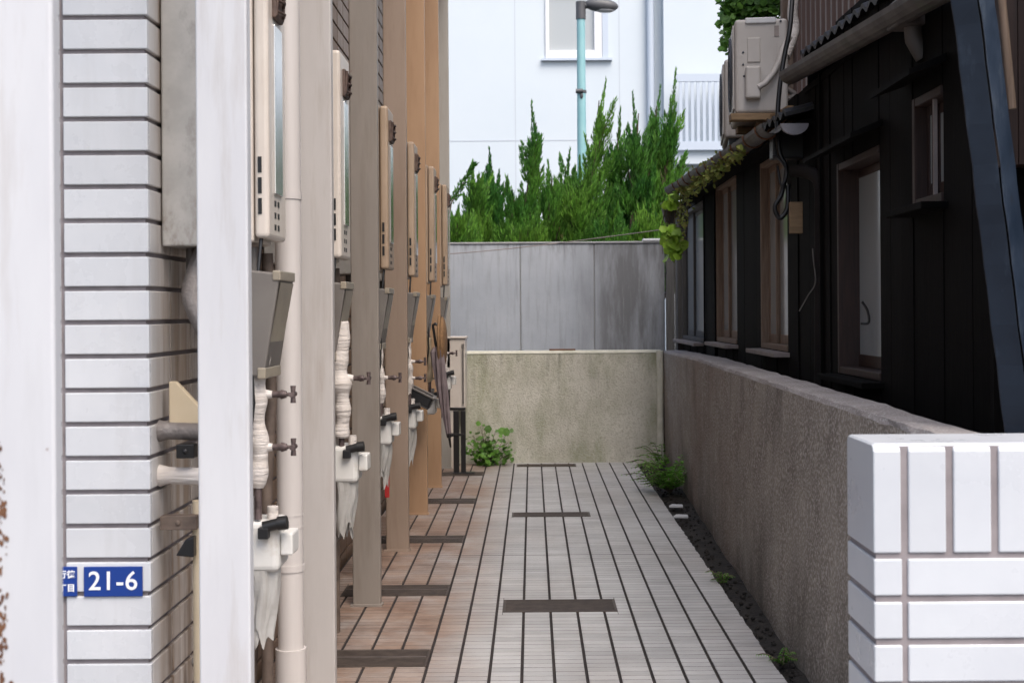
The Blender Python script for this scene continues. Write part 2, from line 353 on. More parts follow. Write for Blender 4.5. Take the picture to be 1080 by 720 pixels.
b.build("wall_body", M_['endwall'], ew)
b = MB(); b.prism([(12.695, 1.083), (12.71, 1.108), (12.84, 1.108), (12.853, 1.085)], -1.3, 1.27, 'x'); b.build("wall_cap", M_['lime'], ew)
b = MB(); b.tube([(1.262, 12.69, -.03), (1.258, 12.688, .4), (1.262, 12.69, .8), (1.258, 12.69, 1.10)], [.036, .032, .034, .036], 10); b.build("mortar_strip", M_['lime'], ew)
p = W(593, 369, 12.76); b = MB(); b.box(p.x - .13, p.x + .13, 12.73, 12.78, 1.109, 1.124)
tag(b.build("metal_strip", M_['rust'], bevel=.003), "rusty red strip of metal lying on top of the mossy end wall", "metal strip")

# ------------------------------------------------------------------ apartment building on the left
YC, XB = 3.83, -1.14
ab = thing("apartment_building", (XB, YC, 0), "white tiled apartment building corner behind the cream steel columns", "building")
pit = .1009; z0 = .667 - pit * 7
b = MB(); b.box(-5.0, XB - .012, YC + .012, 12.65, -.05, 4.8); b.build("wall_body", M_['grout'], ab)
b = MB(); k = 0
while z0 + k * pit < 4.7:
    za, zb = z0 + k * pit + .0075, z0 + (k + 1) * pit - .0065
    for j in range(8):
        x1 = -1.392 - (j - 1) * .25 - .012; x0 = x1 - .238
        if j == 0: x0, x1 = -1.392, XB
        jt = random.uniform(0, .0012); b.box(x0, x1, YC + jt, YC + .02, za, zb)
    k += 1
b.build("front_tiles", M_['tile'], ab, bevel=.003)
b = MB(); k = 0
while z0 + k * pit < 4.7:
    za, zb = z0 + k * pit + .0075, z0 + (k + 1) * pit - .0065
    b.box(XB - .02, XB - .0005, YC + .0215, YC + .225, za, zb)
    for j in range(36): b.box(XB - .02, XB - .0005, YC + .235 + j * .237, YC + .46 + j * .237, za, zb)
    k += 1
b.build("side_tiles", M_['tile_side'], ab, bevel=.003)
b = MB(); b.box(-5, -.72, YC - 2.3, 12.6, 4.8, 5.0); b.build("eave_slab", M_['soffit'], ab)
b = MB(); b.box(-5, -1.0, YC - .3, 12.6, 5.0, 8.5); b.build("upper_storey", M_['tile'], ab)

COLY = [2.10, 3.54, 5.04, 6.55, 8.05, 9.5, 10.95, 12.28]
clab = ["cream steel column at the left edge of the photo, nearest, with rust flakes on its left edge",
        "white steel column standing just right of the tiled corner with the blue number plate",
        "cream steel column with the beige drainpipe behind its left edge",
        "shade-toned grey-beige steel column whose foot stands just left of the second drain grate from the front",
        "cream steel column behind the fourth, beside the red tag",
        "bounce-toned tan steel column left of the tilted black tray", "bounce-toned tan steel column directly behind the hanging umbrella's handle",
        "lit-toned pale end column beside the beige cabinet at the alley's far end"]
CW = .142
for i, Y in enumerate(COLY):
    xr = -.78
    c = thing("steel_column", (xr - CW / 2, Y + CW / 2, 0), clab[i], "column", "steel columns along the left side")
    b = MB(); D = .036 if i == 0 else .05; b.box(xr - CW, xr, Y, Y + D, .004, 4.8); cm = M_[['column', 'column', 'column_c', 'column_g', 'column_p', 'column_t', 'column_t', 'column_e'][i]]; b.build("shaft", cm, c, bevel=.006, seg=3)  # each column's colour carries its share of shade and bounce light
    b = MB(); b.box(xr - CW - .012, xr + .008, Y - .008, Y + D + .008, .002, .016); b.build("base_plate", cm, c, bevel=.002)
    if i == 0:
        b = MB()
        for q in range(110):
            z = random.choice([random.gauss(1.18, .05), random.gauss(1.0, .03), random.uniform(.85, 1.3), random.gauss(.93, .03)])
            px = abs(random.gauss(0, 3.2)) - 1
            x = W(px, 500, Y).x; r = random.uniform(.0007, .0036); ph = random.random() * 6
            b.add([(x + r * random.uniform(.5, 1.4) * math.cos(t), Y - .0012 - .0004 * random.random(), z + 1.7 * r * random.uniform(.5, 1.4) * math.sin(t)) for t in [ph + k_ * math.pi / 4 for k_ in range(8)]], [tuple(range(8))])
        b.build("rust_flakes", M_['rust'], c)

# ------------------------------------------------------------------ address plates
def text_mesh(txt, size, mat, loc, name, parent, ex=.0008, sx=1, bold=0.0, align='CENTER'):
    cu = bpy.data.curves.new(name, 'FONT'); cu.body = txt; cu.size = size; cu.extrude = ex; cu.align_x = align; cu.align_y = 'CENTER'; cu.offset = bold; cu.space_character = 1.05
    t = bpy.data.objects.new(name, cu); COL.objects.link(t)
    dg = bpy.context.evaluated_depsgraph_get(); me = bpy.data.meshes.new_from_object(t.evaluated_get(dg))
    bpy.data.objects.remove(t)
    me.name = name; me.materials.clear(); me.materials.append(mat)
    o = bpy.data.objects.new(name, me); COL.objects.link(o); o.parent = parent
    o.location = Vector(loc) - parent.location; o.rotation_euler = (math.pi / 2, 0, 0); o.scale = (sx, 1, 1)
    return o
ys_ = YC - .004
A, B = W(89, 597, YC), W(151, 628, YC)
pl = thing("number_plate", ((A.x + B.x) / 2, ys_, (A.z + B.z) / 2), "blue plate reading 21-6 on the white tiles at the left", "address plate")
b = MB(); b.box(A.x, B.x, ys_ - .003, YC - .0005, B.z, A.z); b.build("plate", M_['signblue'], pl, bevel=.0015)
text_mesh("21-6", .078, M_['signwhite'], ((A.x + B.x) / 2, ys_ - .0035, (A.z + B.z) / 2), "lettering", pl, bold=.0007, sx=1.0)
A2, B2 = W(62, 597, YC), W(82, 628, YC); A2.x -= .12
pl = thing("district_plate", ((A2.x + B2.x) / 2, ys_, (A2.z + B2.z) / 2), "narrow blue plate of Japanese writing half hidden by the nearest column", "address plate")
b = MB(); b.box(A2.x, B2.x, ys_ - .003, YC - .0005, B2.z, A2.z); b.build("plate", M_['signblue'], pl, bevel=.0015)
text_mesh("行徳", .025, M_['signwhite'], (B2.x - .030, ys_ - .0035, (A2.z + B2.z) / 2 + .020), "lettering", pl, bold=.0006)
text_mesh("丁目", .025, M_['signwhite'], (B2.x - .030, ys_ - .0035, (A2.z + B2.z) / 2 - .020), "lettering", pl, bold=.0006)

# ------------------------------------------------------------------ gate pier on the right
pr = thing("gate_pier", (.78, 2.95, 0), "low white tiled gate wall with a row of upright tiles under its rounded top", "gate wall")
YP, XP, TP, ZT = 2.95, .78, .248, 1.188; XE = 2.4
b = MB(); b.box(XP + .006, XE, YP + .006, YP + TP - .006, -.06, ZT - .004); b.build("wall_core", M_['grout'], pr)
px_m = F / YP
b = MB(); jz = [W(1000, y, YP).z for y in (585.5, 631, 677)]; pc = jz[0] - jz[1]
jx = [XP + .072 + .1035 * i for i in range(16)]
edges = [XP] + jx + [XE]
for i in range(len(edges) - 1):
    xa = edges[i] + (.0085 if i else 0); xb = edges[i + 1] - .0085
    # upright tiles with a rounded upper edge running over the top
    prof = [(YP, jz[0] + .006), (YP, ZT - .016), (YP + .005, ZT - .005), (YP + .016, ZT), (YP + TP - .016, ZT), (YP + TP - .005, ZT - .005), (YP + TP, ZT - .016), (YP + TP, jz[0] + .006)]
    b.prism(prof, xa, xb, 'x')
for k in range(11):
    zb = jz[0] - k * pc - .0075; za = zb - pc + .015
    if za < -.05: break
    b.box(XP, jx[0] - .0065, YP, YP + TP, za, zb)
    x = jx[0] + .0065
    while x < XE: b.box(x, min(x + .302, XE), YP, YP + TP, za, zb); x += .3105
b.build("tiles", M_['pier'], pr, bevel=.004, seg=3)
b = MB(); b.prism([(YP + .0045, ZT - .005), (YP + .0165, ZT + .002), (YP + TP - .0165, ZT + .002), (YP + TP - .0045, ZT - .005)], XP + .004, XE, 'x'); b.build("top_coping", M_['pier'], pr, bevel=.003)

# ------------------------------------------------------------------ things behind the end wall: concrete fence, board fence, trees, white building, lamp
YF = 14.6
cf = thing("concrete_fence", (0, YF, 0), "tall grey streaked concrete panel fence behind the mossy end wall", "fence")
zt = W(590, 257, YF).z; xs = [-4.3, -3.48, -2.64, -1.80, -.968, -.129, .710, 1.515]
for i in range(len(xs) - 1):
    b = MB(); b.box(xs[i] + .006, xs[i + 1] - .006, YF, YF + .06, 0, zt); b.build("panel", M_['concrete'], cf, bevel=.004)
b = MB(); b.box(-4.3, 1.52, YF - .012, YF + .075, zt + .002, zt + .022)
for x in xs[1:-1]: b.box(x - .005, x + .005, YF + .012, YF + .05, 0, zt)
b.build("cap_and_joints", M_['concrete_lip'], cf, bevel=.004)
b = MB(); b.box(1.525, 1.56, YF - .02, YF + .06, 0, zt + .02); b.build("post", M_['grout'], cf)
p = W(690, 251, YF)
b = MB(); b.box(p.x - .13, p.x + .12, YF - .02, YF + .09, zt + .024, zt + .05)
tag(b.build("white_strip", M_['white_frame'], bevel=.004), "short white strip lying on top of the grey concrete fence by the bright vine", "strip")
bf = thing("board_fence", (1.7, 14.3, 0), "dark grey vertical board fence between the concrete panels and the timber house", "fence")
b = MB(); x = 1.50
while x < 2.6: b.box(x, x + .088, 14.3, 14.325, 0, 2.28 + random.uniform(-.01, .01)); x += .092
b.build("boards", M_['grey_board'], bf)
for zz in (.6, 1.9): b = MB(); b.box(1.5, 2.6, 14.328, 14.37, zz, zz + .08); b.build("rail", M_['grey_board'], bf)

YB = 26.0
wb = thing("white_building", (0, YB, 0), "large white clad building rising behind the row of junipers", "building")
def wx(px): return (px - CX) / F * YB
def wz(py, px=600): return W(px, py, YB).z
b = MB()
wx0, wx1, wzb = wx(577), wx(637), wz(62)
b.box(-12, wx0, YB, YB + .3, 0, 13); b.box(wx0, wx1, YB, YB + .3, 0, wzb); b.box(wx0, wx1, YB, YB + .3, wzb + 1.5, 13); b.box(wx1, wx(700), YB, YB + .3, 0, 13)
b.box(-12, 14, YB + .3, YB + 8, 0, 13)
b.build("wall", M_['white_wall'], wb)
b = MB(); b.box(wx(700), 14, YB - .35, YB + .299, 0, 13); b.build("projecting_bay", M_['white_wall'], wb)
b = MB(); b.box(-12, wx(699.5), YB - .004, YB + .01, wz(148) - .012, wz(148) + .012)
for px in (383, 464, 545, 655): b.box(wx(px) - .008, wx(px) + .008, YB - .003, YB + .01, 0, 13)
b.build("panel_seams", M_['seam'], wb)
wn = MB(); fr = .16
wn.box(wx0 + .002, wx0 + fr * .5, YB - .04, YB + .1, wzb + .002, wzb + 1.498); wn.box(wx1 - fr, wx1 - .002, YB - .04, YB + .1, wzb + .002, wzb + 1.498)
wn.box(wx0 + fr * .5, wx1 - fr, YB - .04, YB + .1, wzb + .002, wzb + fr); wn.box(wx0 + fr * .5, wx1 - fr, YB - .04, YB + .1, wzb + 1.38, wzb + 1.498)
wf = wn.build("window", M_['white_frame'], wb, bevel=.008)
b = MB(); b.box(wx0 + fr * .5, wx1 - fr, YB + .05, YB + .07, wzb + fr, wzb + 1.38); b.build("pane", M_['frosted'], wf)
b = MB(); b.box(wx0 - .08, wx1 + .2, YB - .09, YB - .001, wzb - .05, wzb - .003); b.build("sill", M_['pale_blue'], wf)
b = MB(); b.box(wx1 + .002, wx1 + .12, YB - .05, YB - .002, wzb, wzb + 3); b.build("shutter_rail", M_['pale_blue'], wb)
b = MB(); b.tube([(wx(687.5), YB - .12, 0), (wx(687.5), YB - .12, 13)], .075, 12); b.build("downpipe", M_['pale_blue'], wb)
bl = MB(); ya = YB - .75
def bx(px): return (px - CX) / F * ya
def bz(py): return W(740, py, ya).z
bl.box(bx(716), bx(840), ya, ya + .06, bz(86), bz(78)); bl.box(bx(716), bx(840), ya, ya + .06, bz(158), bz(149))
k = 0
while bx(718) + k * .115 < bx(838): bl.box(bx(718) + k * .115, bx(718) + k * .115 + .06, ya + .01, ya + .05, bz(149), bz(86)); k += 1
bl.build("balcony_rail", M_['pale_blue'], wb)
b = MB(); b.box(bx(714), bx(840), ya + .1, YB - .36, bz(172), bz(158)); b.build("balcony_floor", M_['white_wall'], wb)

YL = 20.0
sl = thing("street_lamp", (W(612.5, 0, YL).x, YL, 0), "turquoise street lamp pole with a dark lamp head in front of the white building", "street lamp")
lx = sl.location.x; lt = W(612, 20, YL).z
b = MB(); b.tube([(lx, YL, 0), (lx, YL, lt)], [.085, .064], 14); b.build("pole", M_['turquoise'], sl)
b = MB(); b.tube([(lx, YL, lt - .01), (lx, YL, lt + .26)], .078, 14); b.build("pole_collar", M_['lampgrey'], sl)
b = MB(); c = W(632, 6, YL); Mx = Matrix.Rotation(R(5), 3, 'Y')
b.ellipsoid((c.x + .03, YL, c.z), .27, .11, .105, 18, 10, M=Mx); b.tube([(lx, YL, lt + .20), (c.x - .1, YL, c.z + .01)], [.045, .06], 10)
lh = b.build("lamp_head", M_['lampgrey'], sl)
b = MB(); b.ellipsoid((c.x + .06, YL, c.z - .055), .19, .085, .06, 16, 8, M=Mx); b.build("diffuser", M_['diffuser'], lh)
b = MB(); q = W(612, 97, YL); b.tube([(lx - .09, YL - .075, q.z), (lx + .02, YL - .075, q.z)], .035, 8); b.tube([(lx, YL, q.z - .02), (lx, YL, q.z + .02)], .08, 12); b.ellipsoid((lx, YL - .07, q.z - .07), .025, .02, .05)
b.build("bracket", M_['lampgrey'], sl)

def rvec():
    while True:
        v = Vector((random.uniform(-1, 1), random.uniform(-1, 1), random.uniform(-1, 1)))
        if .05 < v.length < 1: return v.normalized()
def blade(mb, p, d, L, wd, mi=0):
    d = d.normalized(); sd_ = d.cross(rvec()).normalized() * wd
    mb.add([p, p + d * L * .45 + sd_, p + d * L, p + d * L * .45 - sd_], [(0, 1, 2, 3)], mi)
def plume(mb, p0, d, L, r, n):
    """a feathery pointed juniper shoot: fine scale-leaf sprays spiralling up a leaning axis"""
    bend = rvec() * .10; bend.z = 0
    for k in range(n):
        t = (k + random.random()) / n; t = 1 - (1 - t) ** .8
        ax = p0 + d * (L * t) + bend * L * t * t
        rr = r * min(1, .35 + t * 2.2) * (1 - t) ** .75
        a = random.uniform(0, 6.283); e = Vector((math.cos(a), math.sin(a), 0))
        p = ax + e * rr * random.uniform(.2, 1)
        blade(mb, p, d * 1.6 + e * .5 * (1 - t) + rvec() * .3, random.uniform(.05, .11) * (1.15 - .3 * t), random.uniform(.005, .011))
def juniper(px, py, Yt, w_, lean, dens=1.0, sparse=False, label=""):
    tip = W(px, py, Yt); base = Vector((tip.x - lean, Yt, 0)); Ht = tip.z
    t = thing("juniper_tree", base, label, "tree", "junipers behind the concrete fence")
    tr = MB(); tr.tube([base, base + Vector((lean * .15, 0, Ht * .35)), base + Vector((lean * .5, 0, Ht * .7)), base + Vector((lean * .9, 0, Ht * .96))], [.07, .05, .025, .006], 8)
    cr, dd = MB(), MB()
    def axis(s_): return base + Vector((lean * (s_ ** 1.4), 0, Ht * s_))
    s0 = 1.7 / Ht
    for k in range(int(78 * dens)):
        s_ = lerp(s0, .86, random.random() ** 1.5)
        wloc = w_ * 1.15 * ((1.0 - s_) / (1 - s0)) ** 1.15
        a = random.uniform(0, 6.283); rr = wloc * random.random() ** .6
        e = Vector((math.cos(a), math.sin(a), 0)); p = axis(s_) + e * rr
        L = random.uniform(.34, .72) * (1.2 - .72 * s_) * (1.35 if random.random() < .12 else 1)
        d = (Vector((.08 + lean * .18, 0, 1)) + e * random.uniform(.02, .30) + rvec() * .08).normalized()
        plume(cr, p, d, L, random.uniform(.065, .115), int(250 * L / .6))
        if random.random() < .4: tr.tube([axis(max(0, s_ - .08)), p, p + d * L * .8], [.013, .009, .003], 5)
    q0 = axis(.55); q1 = axis(.76); q2 = axis(1.02)
    plume(cr, q0, (q1 - q0).normalized(), (q1 - q0).length * 1.4, .085, 380)
    plume(cr, q1, (q2 - q1).normalized(), (q2 - q1).length, .055, 300)
    for k in range(5):
        s_ = random.uniform(.66, .84); q = axis(s_) + Vector((random.uniform(-.08, .08), random.uniform(-.1, .1), 0))
        plume(cr, q, (Vector((lean * .25 + random.uniform(-.16, .2), random.uniform(-.15, .15), 1))).normalized(), Ht * random.uniform(.07, .13), .05, 130)
    tr.build("trunk", M_['bark'], t); 
    for k in range(1):     # dead brown shoots low inside the crown
        p = axis(lerp(s0, .7, random.random())) + rvec() * w_ * .7; plume(dd, p, (Vector((.1, 0, 1)) + rvec() * .3).normalized(), .35, .05, 60)
    cr.build("crown", M_['juniper'], t); dd.build("dead_shoots", M_['dead'], t)
    return t
TR = [(500, 178, 16.6, .30, .05, 1, 0, "feathery juniper left of the twin-tipped one, first in the row beside the end column"),
      (519, 164, 17.1, .28, .05, 1, 0, "twin-tipped juniper between the sparse leaning twig and the tall slim juniper"),
      (541, 196, 16.4, .32, -.1, 1, 0, "short bushy juniper at the foot of the tall slim juniper"),
      (568, 116, 17.0, .17, .34, .8, 0, "tall slim dark juniper leaning right, alone against the white wall left of the lamp"),
      (583, 176, 16.3, .30, .1, 1, 0, "bushy juniper between the tall slim juniper and the lamp pole, low tip"),
      (596, 164, 17.2, .34, -.05, 1, 0, "juniper with several thin tips just left of the turquoise lamp pole"),
      (613, 172, 16.2, .36, .0, 1, 0, "short juniper standing directly in front of the turquoise lamp pole"),
      (634, 92, 17.0, .32, .28, 1.2, 0, "tall juniper with a single narrow tip immediately right of the lamp pole"),
      (653, 122, 17.3, .34, .12, 1.1, 0, "juniper with gappy twigs second right of the lamp pole"),
      (675, 106, 16.8, .38, .2, 1.2, 0, "full juniper in front of the white building's downpipe"),
      (694, 98, 17.3, .30, .2, 1.2, 0, "juniper with tufted top between the downpipe and the rightmost juniper"),
      (713, 84, 16.8, .40, .34, 1.35, 0, "rightmost juniper, bright green and leaning right beside the balcony")]
for a in TR: juniper(a[0], a[1], a[2], a[3], a[4], a[5], bool(a[6]), a[7])
# low dense juniper growth in front, one bush per gap
for i, (px, py, lab) in enumerate([(481, 222, "low juniper bush against the end column at the left of the row"), (555, 234, "low juniper bush in front of the tall slim juniper's stem"),
                                  (648, 228, "low juniper bush in the gap right of the lamp pole"), (690, 222, "low juniper bush at the right of the row above the white strip")]):
    juniper(px, py, 15.9, .42, .05, 1.2, False, lab)
q0 = W(476, 214, 15.6); q1 = W(500, 174, 15.6)
lt_ = thing("leaning_twig", (q0.x, 15.6, 0), "sparse thin twig leaning right, sticking out beside the end column", "branch")
b = MB(); b.tube([(q0.x - .25, 15.6, 0), (q0.x - .12, 15.6, q0.z - .6), q0, q1], [.02, .016, .010, .003], 6); b.build("stem", M_['twig'], lt_)
b = MB()
for k in range(240):
    s_ = random.random(); p = q0.lerp(q1, s_) + rvec() * .045 * (1.1 - s_); blade(b, p, (q1 - q0).normalized() + rvec() * .7, random.uniform(.05, .09), .010)
b.build("foliage", M_['juniper'], lt_)

# ------------------------------------------------------------------ black timber house on the right
XH = 1.55; WT = .14
hs = thing("timber_house", (XH, 8, 0), "old black timber house with wooden windows behind the low wall on the right", "house")
wins = {}   # name: (Y near, Y far, z sill, z head, depth)
def win(pxf, pxn, pys, pyt, d):
    yn = XH * F / (pxn - CX); yf = XH * F / (pxf - CX)
    zs = W(pxn, pys, yn).z; zh = W(pxn, pyt, yn).z
    return [yn, yf, zs, zh, d]
WIN = [win(720, 742, 361, 211, .10), win(756, 777, 363, 183, .10), win(803, 831, 371, 155, .10), win(884, 929, 402, 152, .13), win(964, 996, 212, 88, .10)]
FY = 13.25
b = MB(); y = 3.25; bw_ = .165
def zcuts(ya, yb):
    top = 2.95 if yb < 7.45 else 2.72
    iv = [(.0, top)]
    return iv
cuts = sorted(set([3.25, FY] + [v for q in WIN for v in q[:2]]))
for ci in range(len(cuts) - 1):
    ya, yb = cuts[ci], cuts[ci + 1]
    hole = next((q for q in WIN if q[0] - 1e-6 <= ya and yb <= q[1] + 1e-6), None)
    nb = max(1, round((yb - ya) / bw_)); top = 2.95 if yb < 7.5 else 2.75
    for k in range(nb):
        a_, c_ = ya + (yb - ya) * k / nb + .0015, ya + (yb - ya) * (k + 1) / nb - .0015
        dx = random.uniform(-.006, .004)
        if hole: b.box(XH + dx, XH + .04, a_, c_, -.05, hole[2]); b.box(XH + dx, XH + .04, a_, c_, hole[3], top)
        else: b.box(XH + dx, XH + .04, a_, c_, -.05, top)
        if not hole and random.random() < .22: b.box(XH - .02, XH - .0075, a_ - .012, a_ + .014, -.05, top)   # cover battens
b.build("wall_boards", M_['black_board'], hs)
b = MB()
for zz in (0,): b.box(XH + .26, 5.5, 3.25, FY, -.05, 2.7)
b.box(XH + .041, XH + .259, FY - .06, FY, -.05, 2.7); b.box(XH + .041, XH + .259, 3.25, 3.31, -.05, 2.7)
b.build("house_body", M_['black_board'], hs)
b = MB(); b.box(XH - .05, XH + .3, FY + .002, FY + .12, -.05, 2.6); b.build("corner_post", M_['grey_board'], hs)
for i, (yn, yf, zs, zh, d) in enumerate(WIN):
    wm = M_['dark_wood'] if i >= 3 else M_['wood']
    if i == 0: wm = M_['grey_board']
    t = .035; x0, x1 = XH - .004, XH + d + .05
    m = MB()
    m.box(x0, x1, yf - t, yf - .001, zs, zh); m.box(x0 + .03, x1, yn + .001, yn + t * .6, zs, zh)
    m.box(x0 + .002, x1, yn + t * .6, yf - t, zh - t, zh - .001); m.box(x0 + .002, x1, yn + t * .6, yf - t, zs + .001, zs + t)
    # the sliding sashes, one behind the other
    ym = yf - (yf - yn) * .47
    sx = XH + d - .035
    ym = yf - (yf - yn) * (.02 if i == 3 else .34)
    for (sa, sb, xo) in ((ym, yf - t - .002, -.02), (yn + t * .6 + .002, ym + .03, .0))[1 if i == 3 else 0:]:
        for (p_, q_) in (((sa, sa + .03), (sb - .03, sb)) if xo < 0 else ((sb - .03, sb),)): m.box(sx + xo, sx + xo + .018, p_, q_, zs + t + .001, zh - t - .001)
        m.box(sx + xo, sx + xo + .018, sa + .035, sb - .035, zs + t + .001, zs + t + .06); m.box(sx + xo, sx + xo + .018, sa + .035, sb - .035, zh - t - .04, zh - t - .001)
    fo = m.build("window", wm, hs, bevel=.003)
    m = MB()
    if i != 3: m.box(sx - .014, sx - .010, ym + .03, yf - t - .032, zs + t + .06, zh - t - .04)
    m.box(sx + .006, sx + .010, yn + t * .6 + .002, ym - .002, zs + t + .06, zh - t - .04)
    m.build("pane", M_['frosted'], fo)
    m = MB(); m.box(XH - .10, XH + .02, yn - .05, yf + .05, zs - .032, zs - .004); m.build("sill", M_['sill'] if i < 3 else M_['black_board'], fo, bevel=.004)
    if i >= 3:
        m = MB(); m.prism([(XH - .15, zh + .02), (XH - .15, zh + .04), (XH - .008, zh + .10), (XH - .008, zh + .07)], yn - .08, yf + .1, 'y')
        m.build("hood", M_['black_board'], fo)
    if i == 4:
        m = MB(); m.box(XH + .01, XH + .025, yn + (yf - yn) * .38, yn + (yf - yn) * .41, zs + t, zh - t); m.build("bar", M_['sill'], fo)
# roofs: lower far eave and higher near eave, corrugated tiles
def tile_roof(name, ya, yb, xe, ze0, ze1, xw, dz, pitch):
    m = MB(); nY = int((yb - ya) / .0125); nX = 8
    def P(i, j, lo):
        y = ya + (yb - ya) * i / nY; t = j / nX; ze = ze0 + (ze1 - ze0) * i / nY
        step = (t * 4) % 1
        return (xe + (xw - xe) * t, y, ze + dz * t + .015 * math.sin(y * 2 * math.pi / pitch) + .012 * (1 - step) - (0.022 if lo else 0))
    for i in range(nY):
        for j in range(nX):
            m.add([P(i, j, 0), P(i + 1, j, 0), P(i + 1, j + 1, 0), P(i, j + 1, 0)], [(3, 2, 1, 0)], 0, True)
            m.add([P(i, j, 1), P(i + 1, j, 1), P(i + 1, j + 1, 1), P(i, j + 1, 1)], [(0, 1, 2, 3)], 0, True)
        m.add([P(i, 0, 0), P(i + 1, 0, 0), P(i + 1, 0, 1), P(i, 0, 1)], [(0, 1, 2, 3)])
    for i in (0, nY):
        for j in range(nX): m.add([P(i, j, 0), P(i, j + 1, 0), P(i, j + 1, 1), P(i, j, 1)], [(0, 1, 2, 3)])
    return m.build(name, M_['roof'], hs)
XE1 = 1.36
eF, eN = W(712, 198, XE1 * F / (712 - CX)), W(822, 130, XE1 * F / (822 - CX))
r1 = tile_roof("lower_roof", eN.y - .05, eF.y, XE1 + .03, eN.z + .05, eF.z + .05, 2.32, .26, .16)
XE2 = 1.50
r2 = tile_roof("upper_roof", 3.2, XE2 * F / (842 - CX), XE2 + .02, W(960, 0, XE2 * F / (960 - CX)).z + .03, W(842, 70, XE2 * F / (842 - CX)).z + .06, 2.32, .36, .15)
b = MB(); n_ = 10
b.prism([(XE1 + .05, eN.z - .035), (2.3, eN.z + .16), (2.3, eN.z + .18), (XE1 + .05, eN.z + .0)], eN.y, eF.y, 'y'); b.build("lower_soffit", M_['black_board'], hs)
zu = W(842, 70, XE2 * F / (842 - CX)).z
b = MB(); b.prism([(XE2 + .04, zu - .16), (2.3, zu + .1), (2.3, zu + .13), (XE2 + .04, zu - .13)], 3.2, XE2 * F / (842 - CX), 'y'); b.build("upper_soffit", M_['black_board'], hs)
b = MB(); b.box(XE2 + .06, 2.31, XE2 * F / (842 - CX) - .03, XE2 * F / (842 - CX), 2.55, zu + .02); b.build("gable_board", M_['black_board'], hs)
def half_pipe(m, pts, r, n=9, t=.004):
    for s_ in (1, -1):
        rr = r if s_ == 1 else r - t; rows = []
        for p in pts: rows.append([Vector(p) + Vector((math.cos(math.pi + math.pi * k / n) * rr, 0, math.sin(math.pi + math.pi * k / n) * rr)) for k in range(n + 1)])
        for i in range(len(pts) - 1):
            for k in range(n): m.add([rows[i][k], rows[i][k + 1], rows[i + 1][k + 1], rows[i + 1][k]], [(0, 1, 2, 3) if s_ == -1 else (3, 2, 1, 0)], 0, True)
gm = MB(); pts = []
for k in range(25):
    t = k / 24; y = lerp(eN.y, eF.y, t); pts.append((XE1 - .03 + .006 * math.sin(t * 17), y, lerp(eN.z, eF.z, t) - .012 * math.sin(t * math.pi) + .003 * math.sin(t * 23)))
half_pipe(gm, pts, .062)
g1 = gm.build("gutter", M_['gutter'], hs)
m = MB()
for k in range(11):
    p = Vector(pts[1 + k * 2]); m.tube([p + Vector((.066 * math.cos(a), 0, .066 * math.sin(a))) for a in [math.pi + math.pi * q / 8 for q in range(9)]] + [p + Vector((.12, 0, .05))], .006, 6)
m.build("bracket", M_['rust'], g1)
m = MB(); c = W(837, 131, eN.y - .03); rr = .077
m.prism([(c.x + rr * math.cos(math.pi + math.pi * k / 12), c.z + rr * math.sin(math.pi + math.pi * k / 12) * .8) for k in range(13)], eN.y - .06, eN.y - .035, 'y')
m.build("end_cap", M_['gutter_pale'], g1)
gm = MB(); pts2 = []
ya, yb = 4.2, XE2 * F / (842 - CX)
for k in range(17):
    t = k / 16; y = lerp(ya, yb, t); q = lerp(W(1010, -30, 1.5 * F / 449).z, zu - .03, t)
    pts2.append((XE2 - .035, y, W(960, 6, XE2 * F / (960 - CX)).z + (zu - .02 - W(960, 6, XE2 * F / (960 - CX)).z) * (y - 5.1) / (yb - 5.1) - .015))
half_pipe(gm, pts2, .066); g2_ = gm.build("gutter", M_['gutter'], hs)
m = MB(); p = Vector(pts2[-1]); m.prism([(p.x + .066 * math.cos(math.pi + math.pi * k / 10), p.z + .066 * math.sin(math.pi + math.pi * k / 10)) for k in range(11)], p.y - .001, p.y + .006, 'y'); m.build("end_cap", M_['gutter'], g2_)
m = MB(); c = W(958, 6, 5.1); m.box(c.x - .06, c.x + .06, 5.05, 5.2, c.z - .085, c.z + .02); m.tube([(c.x + .02, 5.12, c.z - .02), (c.x + .03, 5.12, c.z - .13), (c.x + .07, 5.12, c.z - .2)], .04, 10); m.build("gutter_outlet", M_['gutter'], g2_, bevel=.01)
# downpipe with its elbow, dark hopper box
m = MB(); cb = W(834, 148, 7.3); m.box(cb.x - .10, cb.x + .085, 7.31, 7.42, cb.z - .10, cb.z + .05); m.build("hopper", M_['black'], hs, bevel=.008)
m = MB(); e1, e2, e3, e4 = W(838, 180, 7.2), W(858, 184, 6.9), W(866, 200, 6.75), W(866, 415, 6.75)
m.tube([e1, W(850, 181, 7.1), W(858, 184, 7.0), W(864, 190, 6.95), W(866, 203, 6.92), W(866, 420, 6.92)], [.036] * 6, 14); m.build("downpipe", M_['darkpipe'], hs)
